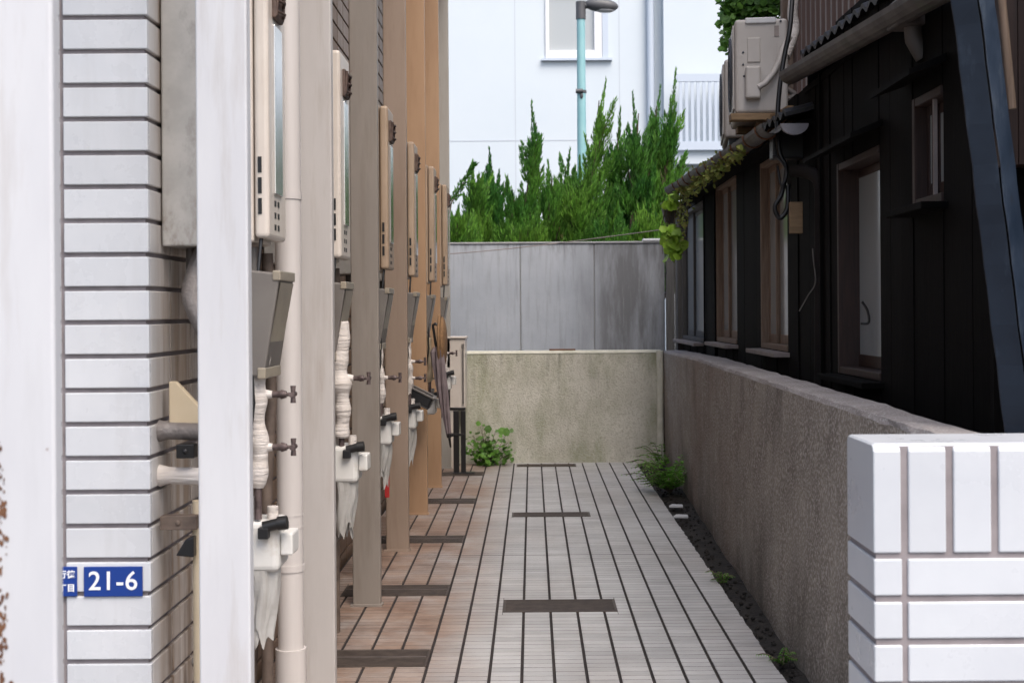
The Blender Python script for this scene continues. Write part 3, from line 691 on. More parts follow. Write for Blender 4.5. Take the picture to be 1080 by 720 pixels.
# second floor and its brown cladding
m = MB(); y = 3.2
prof = []
while y < 11.7: prof += [(2.33, y), (2.33, y + .10), (2.30, y + .115), (2.30, y + .165), (2.33, y + .18)]; y += .18
for a_, c_ in zip(prof[:-1], prof[1:]):
    if (Vector(a_) - Vector(c_)).length > 1e-4: m.add([(a_[0], a_[1], 2.6), (c_[0], c_[1], 2.6), (c_[0], c_[1], 6.2), (a_[0], a_[1], 6.2)], [(0, 3, 2, 1)])
m.build("upper_cladding", M_['brown_clad'], hs)
m = MB(); m.box(2.34, 6.5, 3.2, 11.68, 2.72, 6.2); m.build("upper_body", M_['brown_clad'], hs)
m = MB(); m.box(1.9, 6.9, 3.0, 12.1, 6.2, 6.32); m.build("upper_eave", M_['roof'], hs)
for k in range(2):
    m = MB(); m.box(2.2, 2.29, 11.2 - k * 3.1, 11.3 - k * 3.1, 2.95, 6.18); m.build("cladding_trim", M_['wood'], hs)
# boarded shutter box at the near end
m = MB(); y_ = 3.86
for k in range(4): m.box(1.425 + k * .04, 1.462 + k * .04, y_, y_ + .1, 1.93, 3.1)
m.build("shutter_box", M_['dark_wood'], hs)
m = MB(); m.box(1.42, XH - .022, 3.96, 3.99, -.05, 3.05); m.build("corner_board", M_['black_board'], hs)

# pale scraps of timber on the near end of the lower roof
tb = MB(); p0 = W(800, 121, 7.5); 
for (pa, pb, wd, y_) in (((800, 134), (834, 116), .05, 7.47), ((806, 140), (838, 126), .04, 7.40)):
    a_, c_ = W(pa[0], pa[1], y_ + .5), W(pb[0], pb[1], y_)
    d = (c_ - a_).normalized(); M3 = Matrix(((d.x, -d.z, 0), (0, 0, 1), (d.z, d.x, 0)))
    d3 = (c_ - a_); L_ = d3.length; rot = d3.to_track_quat('X', 'Z').to_matrix().to_4x4(); rot.translation = a_
    tb.box(0, L_, -.02, .02, -wd / 2, wd / 2, 0, rot)
tag(tb.build("roof_timber", M_['timber'], bevel=.002), "pale weathered timber battens lying at the near end of the lower roof's gutter", "timber")
bb = MB(); a_, c_ = W(833, 213, 7.1), W(847, 246, 7.1); bb.box(a_.x, c_.x, 7.1, 7.13, c_.z, a_.z)
tag(bb.build("wooden_box", M_['timber'], bevel=.004), "small tan wooden box fixed to the black wall below the gutter elbow", "box")

# ------------------------------------------------------------------ air conditioners on the roof
def ac(name, x0, x1, Y, L, z0, z1, label):
    t = thing(name, ((x0 + x1) / 2, Y, z0), label, "air conditioner", "air conditioners on the lower roof")
    b = MB(); b.box(x0, x1, Y, Y + L, z0, z1); b.build("casing", M_['ac'], t, bevel=.022, seg=4)
    b = MB(); b.box(x0 - .012, x0 - .001, Y + .03, Y + L - .03, z0 + .03, z1 - .03)
    cy, cz, r = Y + L * .42, (z0 + z1) / 2, (z1 - z0) * .40
    fg = b.build("fan_grille", M_['ac'], t, bevel=.004)
    b = MB()
    for q in range(5): b.tube([(x0 - .02, cy + r * (q + 1) / 5 * math.cos(a), cz + r * (q + 1) / 5 * math.sin(a)) for a in [k * math.pi / 12 for k in range(25)]], .004, 5, cap=False)
    b.prism([(cy + r * math.cos(k * math.pi / 14), cz + r * math.sin(k * math.pi / 14)) for k in range(28)], x0 - .0145, x0 - .0125, 'x')
    b.build("fan_opening", M_['ac_dark'], fg)
    return t
p = W(775, 20, 7.75); q = W(831, 119, 7.75)
YA = 7.75; x0, x1, za, zb = p.x, q.x, q.z, p.z
t = ac("air_conditioner", x0, x1, YA, .72, za, zb, "larger front beige air conditioner with a service cover and pipe on its end")
b = MB(); a_, c_ = W(786, 71, YA), W(802, 105, YA)
b.prism([(a_.x, c_.z), (c_.x, c_.z), (c_.x, a_.z), (a_.x, a_.z)], YA - .055, YA - .001, 'y'); b.build("service_cover", M_['ac'], t, bevel=.014, seg=3)
b = MB(); a_, c_ = W(788, 40, YA), W(802, 66, YA); b.box(a_.x, c_.x, YA - .008, YA + .005, c_.z, a_.z); b.build("handle_plate", M_['ac'], t, bevel=.006)
b = MB(); a_, c_ = W(786, 20, YA), W(818, 25, YA); b.box(a_.x, c_.x, YA - .012, YA + .004, c_.z, a_.z + .006); b.build("top_rim", M_['chip'], t, bevel=.006)
b = MB(); b.tube([W(801, 92, YA - .05), W(808, 88, YA - .05), W(816, 78, YA - .04), W(822, 66, YA - .03), W(826, 52, YA - .02), W(832, 40, YA + .02)], .018, 10); b.build("refrigerant_pipe", M_['ac'], t)
for (px, py) in ((784, 68), (785, 80), (784, 55), (794, 23), (823, 23)):
    b = MB(); c = W(px, py, YA); b.ellipsoid((c.x, YA - .003, c.z), .007, .004, .007, 8, 5); b.build("screw", M_['ac_dark'], t)
t.rotation_euler.z = -.115
b = MB(); c = W(819, 33, YA); b.box(c.x - .015, c.x + .012, YA - .004, YA + .002, c.z - .035, c.z + .03); b.build("label_patch", M_['sill'], t)
a_, c_ = W(772, 118, YA), W(836, 124, YA)
b = MB(); b.box(x0 - .03, x1 + .2, YA - .02, YA + .07, za - .045, za - .004); b.box(x0 + .1, x1 + .2, YA + .55, YA + .64, za - .045, za - .004)

b.box(x1 + .1, x1 + .15, YA + .071, YA + .549, za - .044, za - .010)
tag(b.build("wooden_bearer", M_['timber'], bevel=.004), "pale timber frame carrying the front air conditioner above the eave", "stand")
Y2 = 8.95; p = W(764, 62, Y2); q = W(803, 145, Y2)
t2 = ac("air_conditioner", p.x, q.x, Y2, .72, q.z, p.z, "lower rear air conditioner half hidden behind the larger front one")
b = MB(); b.box(p.x + .03, p.x + .08, Y2 + .03, Y2 + .69, q.z - .05, q.z - .001); b.box(q.x - .06, q.x - .02, Y2 + .03, Y2 + .69, q.z - .05, q.z - .001); b.build("foot", M_['black'], t2); t2.rotation_euler.z = -.12

# cables hanging by the gutter end, cord of the wall
def cable(name, pts, r, mat, label, cat="cable"):
    b = MB(); P_ = [Vector(p) for p in pts]; out = []
    for i in range(len(P_) - 1):
        p0, p1, p2, p3 = P_[max(i - 1, 0)], P_[i], P_[i + 1], P_[min(i + 2, len(P_) - 1)]
        for k in range(6):
            t = k / 6; out.append(.5 * ((2 * p1) + (p2 - p0) * t + (2 * p0 - 5 * p1 + 4 * p2 - p3) * t * t + (3 * p1 - p0 - 3 * p2 + p3) * t ** 3))
    out.append(P_[-1]); b.tube(out, r, 7); return tag(b.build(name, mat), label, cat)
cable("black_cable", [W(836, -8, 7.4), W(833, 30, 7.35), W(827, 60, 7.35), W(822, 95, 7.33), W(820, 130, 7.3), W(822, 160, 7.28), W(829, 178, 7.27), W(824, 205, 7.25), W(817, 218, 7.25), W(822, 230, 7.25), W(830, 220, 7.25), W(831, 195, 7.26)], .014, M_['black'], "black cable hanging beside the front air conditioner and looping below the gutter end")
cable("thin_loop_cable", [W(815, 164, 7.2), W(822, 168, 7.2), W(830, 182, 7.2), W(824, 196, 7.2), W(820, 175, 7.2)], .007, M_['black'], "thin black loop of wire under the pale gutter end cap")
cable("wrapped_pipe", [W(838, -8, 8.3), W(836, 15, 8.3), W(838, 30, 8.3), W(834, 45, 8.25), W(828, 60, 8.2)], .035, M_['wrap'], "pale taped pipe bundle behind the front air conditioner", "pipe")
cable("grey_hose", [W(826, 66, 7.95), W(836, 80, 7.9), W(828, 92, 7.9), W(838, 100, 7.9), W(826, 108, 7.9), W(840, 112, 7.8)], .018, M_['silver'], "tangled grey hoses on the roof beside the front air conditioner", "hose")
cable("overhead_wire", [W(470, 268, 13.4), W(520, 264, 13.4), W(600, 255, 13.4), W(700, 242, 13.2)], .005, M_['sill'], "thin pale wire stretched across in front of the concrete fence", "wire")
cable("pale_cord", [W(843, 328, 6.98), W(852, 312, 6.95), W(860, 298, 6.9), W(858, 275, 6.9), W(857, 262, 6.9)], .0035, M_['taupe'], "short pale cord hanging beside the black downpipe", "cord")
cable("window_cord", [W(909, 318, 5.6), W(915, 328, 5.6), W(916, 340, 5.6), W(908, 341, 5.62)], .006, M_['black'], "thin dark cord loop hanging in front of the large brown window", "cord")
cable("roof_branch", [W(724, 196, 11.5), W(745, 178, 10.5), W(770, 158, 9.3), W(792, 138, 8.4), W(812, 125, 7.6)], .012, M_['timber'], "dry pale stick lying along the lower gutter", "branch")

# blue steel channel leaning against the house
bp_ = thing("blue_channel", W(1078, 450, 3.62), "blue painted steel channel leaning against the black house, right edge of the photo", "steel channel")
a0, a1 = W(1027, -40, 3.62), W(1090, 470, 3.62)
def slant(name, o0, o1, mat, th=.006):
    b = MB(); n = 24; vs = []
    for k in range(n + 1):
        c = a1.lerp(a0, k / n); w_ = .0012 * math.sin(k * 1.9) + .0008 * math.sin(k * 5.1)
        vs += [c + Vector(o0) + Vector((w_, 0, 0)), c + Vector(o1) + Vector((w_, w_, 0)), c + Vector(o1) + Vector((w_, th, 0)), c + Vector(o0) + Vector((w_, th, 0))]
    fs = [(q * 4 + e, q * 4 + (e + 1) % 4, q * 4 + 4 + (e + 1) % 4, q * 4 + 4 + e) for q in range(n) for e in range(4)] + [(3, 2, 1, 0), (n * 4, n * 4 + 1, n * 4 + 2, n * 4 + 3)]
    b.add(vs, fs); b.build(name, mat, bp_, bevel=.002)
slant("left_flange", (-.058, .05, 0), (-.004, -.004, 0), M_['blue'])
slant("right_flange", (.0, -.010, 0), (.052, .014, 0), M_['blue_lit'])
b = MB(); b.tube([W(1055, -20, 3.75), W(1068, 115, 3.75)], .012, 8); tag(b.build("thin_batten", M_['wood']), "thin brown batten hanging beside the leaning blue channel", "batten")

# ------------------------------------------------------------------ vines, moss and weeds
def leaf(mb, p, n, size, mi=0, asp=1.0):
    n = n.normalized(); u = n.cross(rvec()).normalized(); v = n.cross(u)
    L = size; wd = size * .42 * asp
    mb.add([p, p + u * L * .3 + v * wd, p + u * L * .75 + v * wd * .75 - n * size * .04, p + u * L, p + u * L * .75 - v * wd * .75 - n * size * .04, p + u * L * .3 - v * wd], [(0, 1, 2, 3), (0, 3, 4, 5)], mi)
def cluster(mb, c, rad, n, size, up=Vector((-.2, -.5, .8)), asp=1.0):
    for k in range(n):
        d = rvec(); p = Vector(c) + Vector((d.x * rad[0], d.y * rad[1], d.z * rad[2])) * random.random() ** .5
        leaf(mb, p, up + rvec() * .8, size * random.uniform(.6, 1.25), 0, asp)
iv = thing("wall_ivy", W(790, 30, 11.9), "green ivy hanging at the corner of the brown upper floor above the air conditioners", "climbing plant")
b = MB()
for (px, py, rx, rz, n) in ((792, -6, .34, .3, 420), (775, 6, .14, .22, 200), (770, 28, .10, .2, 130), (765, 45, .05, .10, 50), (800, 14, .22, .14, 220), (815, 4, .16, .18, 150), (784, -30, .4, .25, 300)):
    cluster(b, W(px, py, 11.9), (rx, .2, rz), n, .075)
b.build("foliage", M_['ivy'], iv)
b = MB(); b.tube([W(812, 70, 12.0), W(800, 30, 12.0), W(790, -10, 12.0), W(780, -60, 12.0)], .02, 6); b.tube([W(800, 30, 12.0), W(775, 20, 11.95), W(768, 42, 11.9)], .01, 6); b.build("stem", M_['bark'], iv)
mv = thing("gutter_moss", W(730, 200, 11.4), "brown-green moss and dead leaves spilling over the far end of the lower gutter", "moss")
b = MB()
for k in range(1300):
    t = random.random() ** 1.6; px = 706 + 78 * t; py = 213 - 56 * t + random.gauss(0, 4 + 5 * (1 - t)) ; Y = XE1 * F / (px - CX) - random.uniform(.25, .62)
    if t < .25: py += random.random() ** 2 * 45
    leaf(b, W(px, py, Y), Vector((-.3, -.6, .6)) + rvec() * .9, random.uniform(.02, .05), 0, .7)
b.build("leaves", M_['moss'], mv)
b = MB()
for k in range(9):
    px = random.uniform(704, 730); b.tube([W(px, 205, 11.5), W(px - 3 + random.uniform(-6, 6), 235, 11.5), W(px - 6 + random.uniform(-8, 8), 268, 11.55)], [.006, .005, .003], 5)
b.build("stem", M_['twig'], mv)
vv = thing("bright_vine", W(708, 262, 11.45), "bright yellow-green vine leaves hanging at the corner of the concrete fence", "climbing plant")
b = MB(); cluster(b, W(709, 250, 11.4), (.09, .06, .09), 34, .085, Vector((-.3, -.8, .4)), 1.25); cluster(b, W(710, 266, 11.4), (.085, .06, .07), 30, .085, Vector((-.2, -.9, .3)), 1.25); cluster(b, W(709, 213, 11.4), (.08, .05, .05), 22, .07, Vector((-.3, -.6, .6)), 1.2); cluster(b, W(716, 205, 11.4), (.05, .05, .05), 12, .06)
b.build("leaves", M_['vine'], vv)
b = MB(); b.tube([W(716, 200, 11.45), W(712, 225, 11.45), W(711, 250, 11.43), W(710, 272, 11.42)], .006, 6); b.build("stem", M_['twig'], vv)
m = MB(); a_, c_ = W(697, 214, 11.55), W(710, 236, 11.55)
m.prism([(a_.x, a_.z), (c_.x + .02, a_.z), (c_.x, c_.z), (a_.x + .035, c_.z + .02)], 11.5, 11.62, 'y'); tag(m.build("gutter_box", M_['gutter'], bevel=.006), "dark grey rainwater box among the vines at the far gutter end", "rainwater box")

wd_ = thing("leafy_weed", W(514, 488, 12.5), "rounded leafy green weed growing at the foot of the end wall beside the black stand", "weed")
b = MB(); st = MB()
for k in range(40):
    a = random.uniform(0, 6.283); r = random.uniform(.02, .27); h = random.uniform(.10, .40) * (1.1 - r * 1.5)
    root = Vector((-.42 + random.uniform(-.05, .05), 12.56, .0)); tipp = root + Vector((math.cos(a) * r, -abs(math.sin(a)) * r * .8, h))
    st.tube([root, root.lerp(tipp, .5) + Vector((0, 0, .03)), tipp], [.004, .003, .002], 5)
    for q in range(8):
        p = root.lerp(tipp, random.uniform(.4, 1)) + rvec() * .05; leaf(b, p, Vector((0, -.5, .8)) + rvec() * .7, random.uniform(.03, .065), 0, 1.0)
for (px, py) in ((532, 452), (533, 456), (519, 452)): leaf(b, W(px, py, 12.45), Vector((0, -1, .2)), .08, 0, 1.2)
b.build("leaves", M_['leaf'], wd_); st.build("stem", M_['twig'], wd_)
def fern(loc, n, L, label, sz=.05, lean=0):
    t = thing("fern", loc, label, "fern"); b = MB(); st = MB(); L0 = Vector(loc)
    for k in range(n):
        a = random.uniform(0, 6.283); d = Vector((math.cos(a) - lean, math.sin(a) - .2, 0)).normalized(); l = L * random.uniform(.6, 1.15); h = random.uniform(.35, .9) * l
        pts = [L0 + d * (l * s_) + Vector((0, 0, h * math.sin(min(1, s_ * 1.1) * math.pi * .62))) for s_ in [q / 9 for q in range(10)]]
        st.tube(pts, [.003] * 9 + [.001], 4)
        for i in range(2, 10):
            tdir = (pts[i] - pts[i - 1]).normalized(); sd_ = tdir.cross(Vector((0, 0, 1))).normalized()
            wl = sz * (1.1 - i / 11)
            for s_ in (1, -1):
                e = (sd_ * s_ + tdir * .5).normalized(); p = pts[i]; nn = Vector((0, 0, 1))
                b.add([p, p + e * wl * .5 + tdir * wl * .16, p + e * wl - Vector((0, 0, .01)), p + e * wl * .5 - tdir * wl * .16], [(0, 1, 2, 3)])
    b.build("fronds", M_['fernleaf'], t); st.build("stem", M_['twig'], t); return t
fern((wallx(10.6) - .12, 10.55, .0), 64, .34, "bushy green fern in the soil strip near the far right corner", .085, .3)
fern((wallx(12.4) - .06, 12.3, .0), 12, .30, "taller thin fern in the far right corner by the pale mortar strip", .06, .2)
for (px, py, n, L, lab) in ((762, 612, 10, .09, "small weed in the soil strip beside the middle of the brown wall"), (824, 697, 11, .09, "small weed in the soil strip nearest the white gate wall")):
    Y = F * (H + .03) / (py + 8 - CY); fern((W(px, py, Y).x, Y, -.02), n, L, lab, .03)
for i, (px, py, lab) in enumerate(((712, 536, "farther of two white tile scraps on the soil by the fern"), (717, 547, "nearer of two white tile scraps on the soil by the fern"))):
    Y = F * H / (py - CY); c = W(px, py, Y); b = MB()
    b.prism([(c.x - .05, Y - .03), (c.x + .055, Y - .045), (c.x + .06, Y + .03), (c.x - .02, Y + .05)], .004, .02, 'z'); tag(b.build("tile_scrap", M_['chip'], bevel=.003), lab, "tile scrap")

# ------------------------------------------------------------------ drain grates
def grate(x0, x1, y0, y1, label, group, double):
    t = thing("drain_grate", ((x0 + x1) / 2, y0, 0), label, "drain grate", group)
    b = MB(); e = .012
    for (a, c, d, f_) in ((x0, x1, y0, y0 + e), (x0, x1, y1 - e, y1), (x0, x0 + e, y0 + e, y1 - e), (x1 - e, x1, y0 + e, y1 - e)): b.box(a, c, d, f_, -.02, .0075)
    b.build("frame", M_['grate'], t, bevel=.001)
    b = MB(); b.box(x0 + e, x1 - e, y0 + e, y1 - e, -.03, -.0245); b.build("pit", M_['soil'], t)
    b = MB()
    if double:
        ym = (y0 + y1) / 2
        for (a, c) in ((y0 + e + .002, ym - .016), (ym + .012, y1 - e - .002)):
            n = max(3, int((c - a) / .017))
            for k in range(n): b.box(x0 + e, x1 - e, a + (c - a) * k / n, a + (c - a) * (k + .62) / n, -.018, .010)
            for k in range(9): b.box(x0 + e + (x1 - x0 - 2 * e) * (k + .5) / 9 - .003, x0 + e + (x1 - x0 - 2 * e) * (k + .5) / 9 + .003, a, c, -.019, .004)
    else:
        n = int((y1 - y0 - 2 * e) / .016)
        for k in range(n): b.box(x0 + e, x1 - e, y0 + e + (y1 - y0 - 2 * e) * (k + .2) / n, y0 + e + (y1 - y0 - 2 * e) * (k + .75) / n, -.018, .0055)
        for k in range(14): b.box(x0 + e + (x1 - x0 - 2 * e) * (k + .5) / 14 - .003, x0 + e + (x1 - x0 - 2 * e) * (k + .5) / 14 + .003, y0 + e, y1 - e, -.019, .003)
    b.build("bars", M_['grate'], t)
    if double:
        b = MB(); ym = (y0 + y1) / 2; b.box(x0 + e, x1 - e, ym - .012, ym + .008, -.018, .012); b.build("centre_strip", M_['grate_edge'], t)
GL = ["nearest double drain grate at the foot of the columns, at the bottom of the photo", "second double drain grate from the front, right of the grey-beige column's foot",
      "third double drain grate from the front, beside the column with the red tag", "fourth double drain grate from the front along the columns", "farthest double drain grate, under the black stand"]
for yb, lab in zip((5.43, 6.78, 8.33, 10.03, 11.72), GL): grate(-1.02, -.456, yb, yb + .27, lab, "drain grates at the column feet", True)
for Y, d, lab in ((6.40, .27, "nearest rectangular drain grate in the middle of the tiled alley floor"), (9.36, .2, "middle drain grate of the three set in the alley's centre line"), (12.37, .2, "farthest centre drain grate, just in front of the mossy end wall")):
    grate(-.155, .415, Y, Y + d, lab, "drain grates along the alley's middle", False)

# ------------------------------------------------------------------ water heaters, covers, pipes and meters between the columns
def heater(Yc, xf, label, cm='casing'):
    """Yc = Y of the column in front of the bay"""
    t = thing("water_heater", (XB + .15, Yc + .49, 1.7), label, "water heater", "water heaters along the left wall")
    y0, y1 = Yc + .49, Yc + .78
    b = MB(); b.box(XB + .004, XB + .17, y0 - .075, y1 + .05, 1.707, 2.70); b.build("back_box", M_['greybox'], t, bevel=.006)
    b = MB(); b.box(XB + .172, xf - .05, y0, y1, 1.722, 2.64); b.build("casing", M_[cm], t, bevel=.008)
    b = MB(); b.box(xf - .046, xf, y0 + .004, y1 - .004, 1.735, 2.63); fp = b.build("front_panel", M_[cm], t, bevel=.014, seg=3)
    b = MB(); b.box(xf - .0005, xf + .007, y0 + .08, y0 + .20, 1.88, 2.42); b.build("trim_strip", M_['chrome'], fp, bevel=.002)
    b = MB()
    for k in range(3): b.box(xf - .034, xf - .022, y0 + .0015, y0 + .006, 1.81 + k * .065, 1.86 + k * .065)
    for i in range(2):
        for k in range(3): b.box(xf - .001, xf + .0015, y0 + .09 + i * .05, y0 + .115 + i * .05, 1.765 + k * .038, 1.783 + k * .038)
    b.build("vents", M_['black'], fp)
    b = MB(); b.box(xf - .004, xf + .014, y0 + .07, y0 + .19, 2.44, 2.56); b.build("exhaust_mouth", M_['soot'], t, bevel=.006)
    b = MB()
    for q in range(3): b.tube([(xf + .016, y0 + .078, 2.462 + q * .036), (xf + .03, y0 + .13, 2.462 + q * .036), (xf + .016, y0 + .182, 2.462 + q * .036)], .005, 6)
    b.tube([(xf + .012, y0 + .078, 2.45), (xf + .02, y0 + .078, 2.55)], .006, 6); b.tube([(xf + .012, y0 + .182, 2.45), (xf + .02, y0 + .182, 2.55)], .006, 6); b.build("exhaust_guard", M_['soot'], t)
    b = MB()
    for dx, dy in ((.06, .05), (.12, .12), (.2, .2), (.25, .08)): b.tube([(XB + dx, y0 + dy, 1.71), (XB + dx, y0 + dy, 1.60)], .016, 8)
    b.build("connection_pipes", M_['taupe'], t)
    b = MB(); sg = math.sin(Yc * 3)
    b.tube([(xf - .03, y0 + .03, 1.74), (xf - .035, y0 + .0, 1.62), (xf - .05 + .01 * sg, y0 - .02, 1.40), (xf - .045, y0 - .03, 1.22), (xf - .07, y0 - .02, 1.06 + .04 * sg), (xf - .10, y0 + .0, 1.12), (xf - .14, y0 + .05, 1.3)], .006, 7); b.build("power_cord", M_['black'], t)
    b = MB()
    b.tube([(XB + .20, y0 + .34, 1.70), (XB + .20, y0 + .34, .62), (XB + .17, y0 + .34, .05)], .016, 8)
    b.tube([(XB + .25, y0 + .30, 1.70), (XB + .26, y0 + .30, 1.2), (XB + .24, y0 + .31, .9), (XB + .24, y0 + .31, .05)], .020, 8); b.build("lower_pipes", M_['oldpipe'], t)
    return t
def cover(Yc, label, dx=0.0):
    t = thing("pipe_cover", (XB + .15, Yc + .46, 1.3), label, "pipe cover", "tapered pipe covers under the heaters")
    y0, y1 = Yc + .46, Yc + .70; xt, xb_ = -.786 + dx, -.835 + dx
    b = MB(); b.prism([(-.935, 1.31), (xb_, 1.30), (xt, 1.60), (xt, 1.624), (-.935, 1.64)], y0, y1, 'y'); b.build("hood", M_['taupe'], t, bevel=.006)
    b = MB(); b.add([(xb_ + .004, y0 + .012, 1.335), (xt + .0035, y0 + .012, 1.595), (xt + .0035, y1 - .012, 1.595), (xb_ + .004, y1 - .012, 1.335)], [(0, 3, 2, 1)])
    b.add([(xb_ + .002, y0 + .012, 1.335), (xt + .0015, y0 + .012, 1.595), (xt + .0015, y1 - .012, 1.595), (xb_ + .002, y1 - .012, 1.335)], [(0, 1, 2, 3)]); b.build("lit_front_face", M_['taupe_lit'], t)
    b = MB(); b.box(xt - .02, xt + .006, y0 - .004, y1 + .004, 1.600, 1.632); b.build("rim", M_['taupe_lit'], t, bevel=.004); b = MB(); b.box(xb_ - .02, xb_ + .006, y0 - .004, y1 + .004, 1.295, 1.33); b.build("rim", M_['taupe_lit'], t, bevel=.004)
    return t
def valve(b_h, b_b, x, y, z, s=.82):
    """tee handle tap pointing out into the alley; b_b body, b_h handle"""
    b_b.tube([(x, y, z), (x + .03 * s, y, z), (x + .034 * s, y, z), (x + .055 * s, y, z)], [.012 * s, .014 * s, .019 * s, .013 * s], 10)
    b_h.tube([(x + .05 * s, y, z), (x + .078 * s, y, z)], .007 * s, 8)
    b_h.tube([(x + .08 * s, y, z - .033 * s), (x + .08 * s, y, z), (x + .08 * s, y, z + .033 * s)], [.011 * s, .008 * s, .011 * s], 8)
    b_h.tube([(x + .08 * s, y - .033 * s, z), (x + .08 * s, y, z), (x + .08 * s, y + .033 * s, z)], [.011 * s, .008 * s, .011 * s], 8)
def wrapped(Yc, x, r, z0, z1, bulge, valves, label, y=.52, mat='wrap'):
    Y = Yc + y
    t = thing("insulated_pipe", (x, Y, z0), label, "pipe", "wrapped pipes with taps in the column bays")
    b = MB(); pts = []; rs = []
    n = 44
    for k in range(n + 1):
        z = lerp(z0, z1, k / n); q = sum(.013 * math.exp(-((z - bz_) / .035) ** 2) for bz_ in bulge)
        pts.append((x + .006 * math.sin(z * 19) + .2 * q, Y + .004 * math.cos(z * 13), z)); rs.append((r + q + .003 * math.sin(z * 61 + Yc) + .004 * mnoise.noise(Vector((z * 14, Yc, 0)))) * (1 if 0 < k < n else .85))
    b.tube(pts, rs, 14)
    for vz in valves: b.tube([(x, Y, vz), (x + r + .02, Y, vz)], [r * .8, r * .42], 12)
    b.build("wrapping", M_[mat], t)
    b = MB(); b.tube([(x, Y, z0 - .10), (x, Y, z0 + .01)], .012, 8); b.tube([(x, Y, z1 - .01), (x - .03, Y, z1 + .1), (x - .05, Y, 1.73)], .012, 8); b.build("bare_pipe", M_['brass'], t)
    for vz in valves:
        bb_, bh = MB(), MB(); valve(bh, bb_, x + r + .02, Y, vz)
        vo = bb_.build("tap", M_['brass'], t); bh.build("handle", M_['brass'], vo)
    return t
def meter(Yc, x, z, label, y=.50, torn=True, s=1.0, riser=False):
    Y = Yc + y
    t = thing("gas_meter", (x, Y, z), label, "gas meter", "gas meters in the column bays")
    b = MB(); b.box(x - .085 * s, x + .045 * s, Y, Y + .17, z - .06, z + .10); b.build("body", M_['meter'], t, bevel=.02, seg=3)
    b = MB(); b.box(x + .046 * s, x + .085 * s, Y + .02, Y + .13, z - .01, z + .06); b.build("counter_box", M_['meter'], t, bevel=.006)
    b = MB(); b.tube([(x - .05 * s, Y + .06, z + .09), (x - .05 * s, Y + .06, z + .17)], .02, 10); b.tube([(x + .015 * s, Y + .06, z + .09), (x + .015 * s, Y + .06, z + .14)], .018, 10); b.build("union", M_['wrap'], t)
    b = MB(); b.tube([(x - .0 * s, Y - .012, z + .085), (x + .055 * s, Y - .012, z + .098)], .018, 10); b.tube([(x + .045 * s, Y - .012, z + .096), (x + .075 * s, Y - .012, z + .10)], .022, 10); b.box(x - .015 * s, x + .018 * s, Y - .03, Y + .005, z + .05, z + .085)
    b.build("knob", M_['black'], t, bevel=.003)
    if torn:
        b = MB(); n = 44; m_ = 12
        for lay in range(2):
            hem = [.20 + .04 * math.sin(2 * math.pi * k / n * 2 + lay * 2 + Yc) + .02 * math.sin(2 * math.pi * k / n * 7 + Yc) + random.uniform(-.006, .006) for k in range(n)]
            def P(k, q):
                a = 2 * math.pi * k / n
                fold = 1 + .14 * math.sin(a * 5 + lay * 2 + Yc) * (.35 + q) + .06 * math.sin(a * 9 + q * 5)
                rad = (.056 - .020 * q) * fold * (.84 if lay else 1)
                return (x - .02 + rad * math.cos(a) + .006 * math.sin(q * 5 + lay), Y + .07 + rad * 1.15 * math.sin(a), z - .055 - q * hem[k % n])
            for k in range(n):
                for j in range(m_): b.add([P(k, j / m_), P(k + 1, j / m_), P(k + 1, (j + 1) / m_), P(k, (j + 1) / m_)], [(0, 1, 2, 3)], 0, True)
        b.build("torn_wrap", M_['plastic'], t)
    b = MB(); b.tube([(x - .05, Y + .09, z - .05), (x - .05, Y + .09, z - .3), (x - .12, Y + .12, z - .36), (x - .26, Y + .12, z - .37)], .015, 8); b.build("outlet_pipe", M_['taupe'], t)
    return t
HL = ["largest water heater, ivory with a grey box behind, between the white column and the drainpipe", "ivory water heater in the bay right behind the drainpipe column",
      "water heater in the bay above the third double drain grate", "water heater directly above the tilted black tray", "water heater above the hanging umbrella", "farthest water heater beside the pale end column"]
CL = ["largest taupe pipe cover, beside the beige drainpipe", "pipe cover under the heater behind the drainpipe column", "pipe cover above the third double drain grate", "pipe cover above the tilted black tray and its two taps", "pipe cover above the hanging umbrella", "farthest pipe cover, beside the brown straw hat"]
XF = [-.822, -.818, -.782, -.776, -.755, -.75]
for k in range(6):
    heater(COLY[k + 1], XF[k], HL[k], 'casing' if k < 2 else 'casing_shade'); cover(COLY[k + 1], CL[k], (0, -.012, .005, .02, .02, .03)[k])
Y0, Y1, Y2_, Y3, Y4, Y5 = COLY[1:7]
wrapped(Y0, -.868, .027, .95, 1.43, (1.24, 1.36), (1.243, 1.077), "lumpy white wrapped pipe with two tee taps in the nearest bay")
wrapped(Y1, -.826, .033, .96, 1.46, (1.2,), (1.215,), "thick white ribbed pipe with one tap between the drainpipe column and the next")
wrapped(Y2_, -.835, .022, 1.0, 1.30, (), (1.14,), "thin wrapped pipe with one dark tap below the third bay's cover")
wrapped(Y3, -.82, .02, .95, 1.32, (), (1.17, 1.06), "wrapped pipe with two taps above the tilted black tray")
wrapped(Y4, -.80, .02, .95, 1.30, (), (1.12, .98), "brown-stained pipe with taps behind the hanging umbrella", mat='creampipe')
wrapped(Y5, -.78, .02, .9, 1.25, (), (1.13,), "farthest wrapped pipe with a tap pointing at the beige cabinet")
meter(Y0, -.845, .745, "largest off-white gas meter with black knobs and torn plastic, nearest bay")
meter(Y1, -.80, .825, "gas meter with black knobs and torn plastic, just left of the grey-beige column")
meter(Y2_, -.82, .83, "gas meter with a black knob above the red tag")
meter(Y3, -.82, .78, "gas meter below the tilted black tray")
meter(Y4, -.80, .76, "gas meter hidden behind the hanging umbrella", torn=False)
meter(Y5, -.77, .86, "small cream gas meter next to the beige cabinet", torn=False)
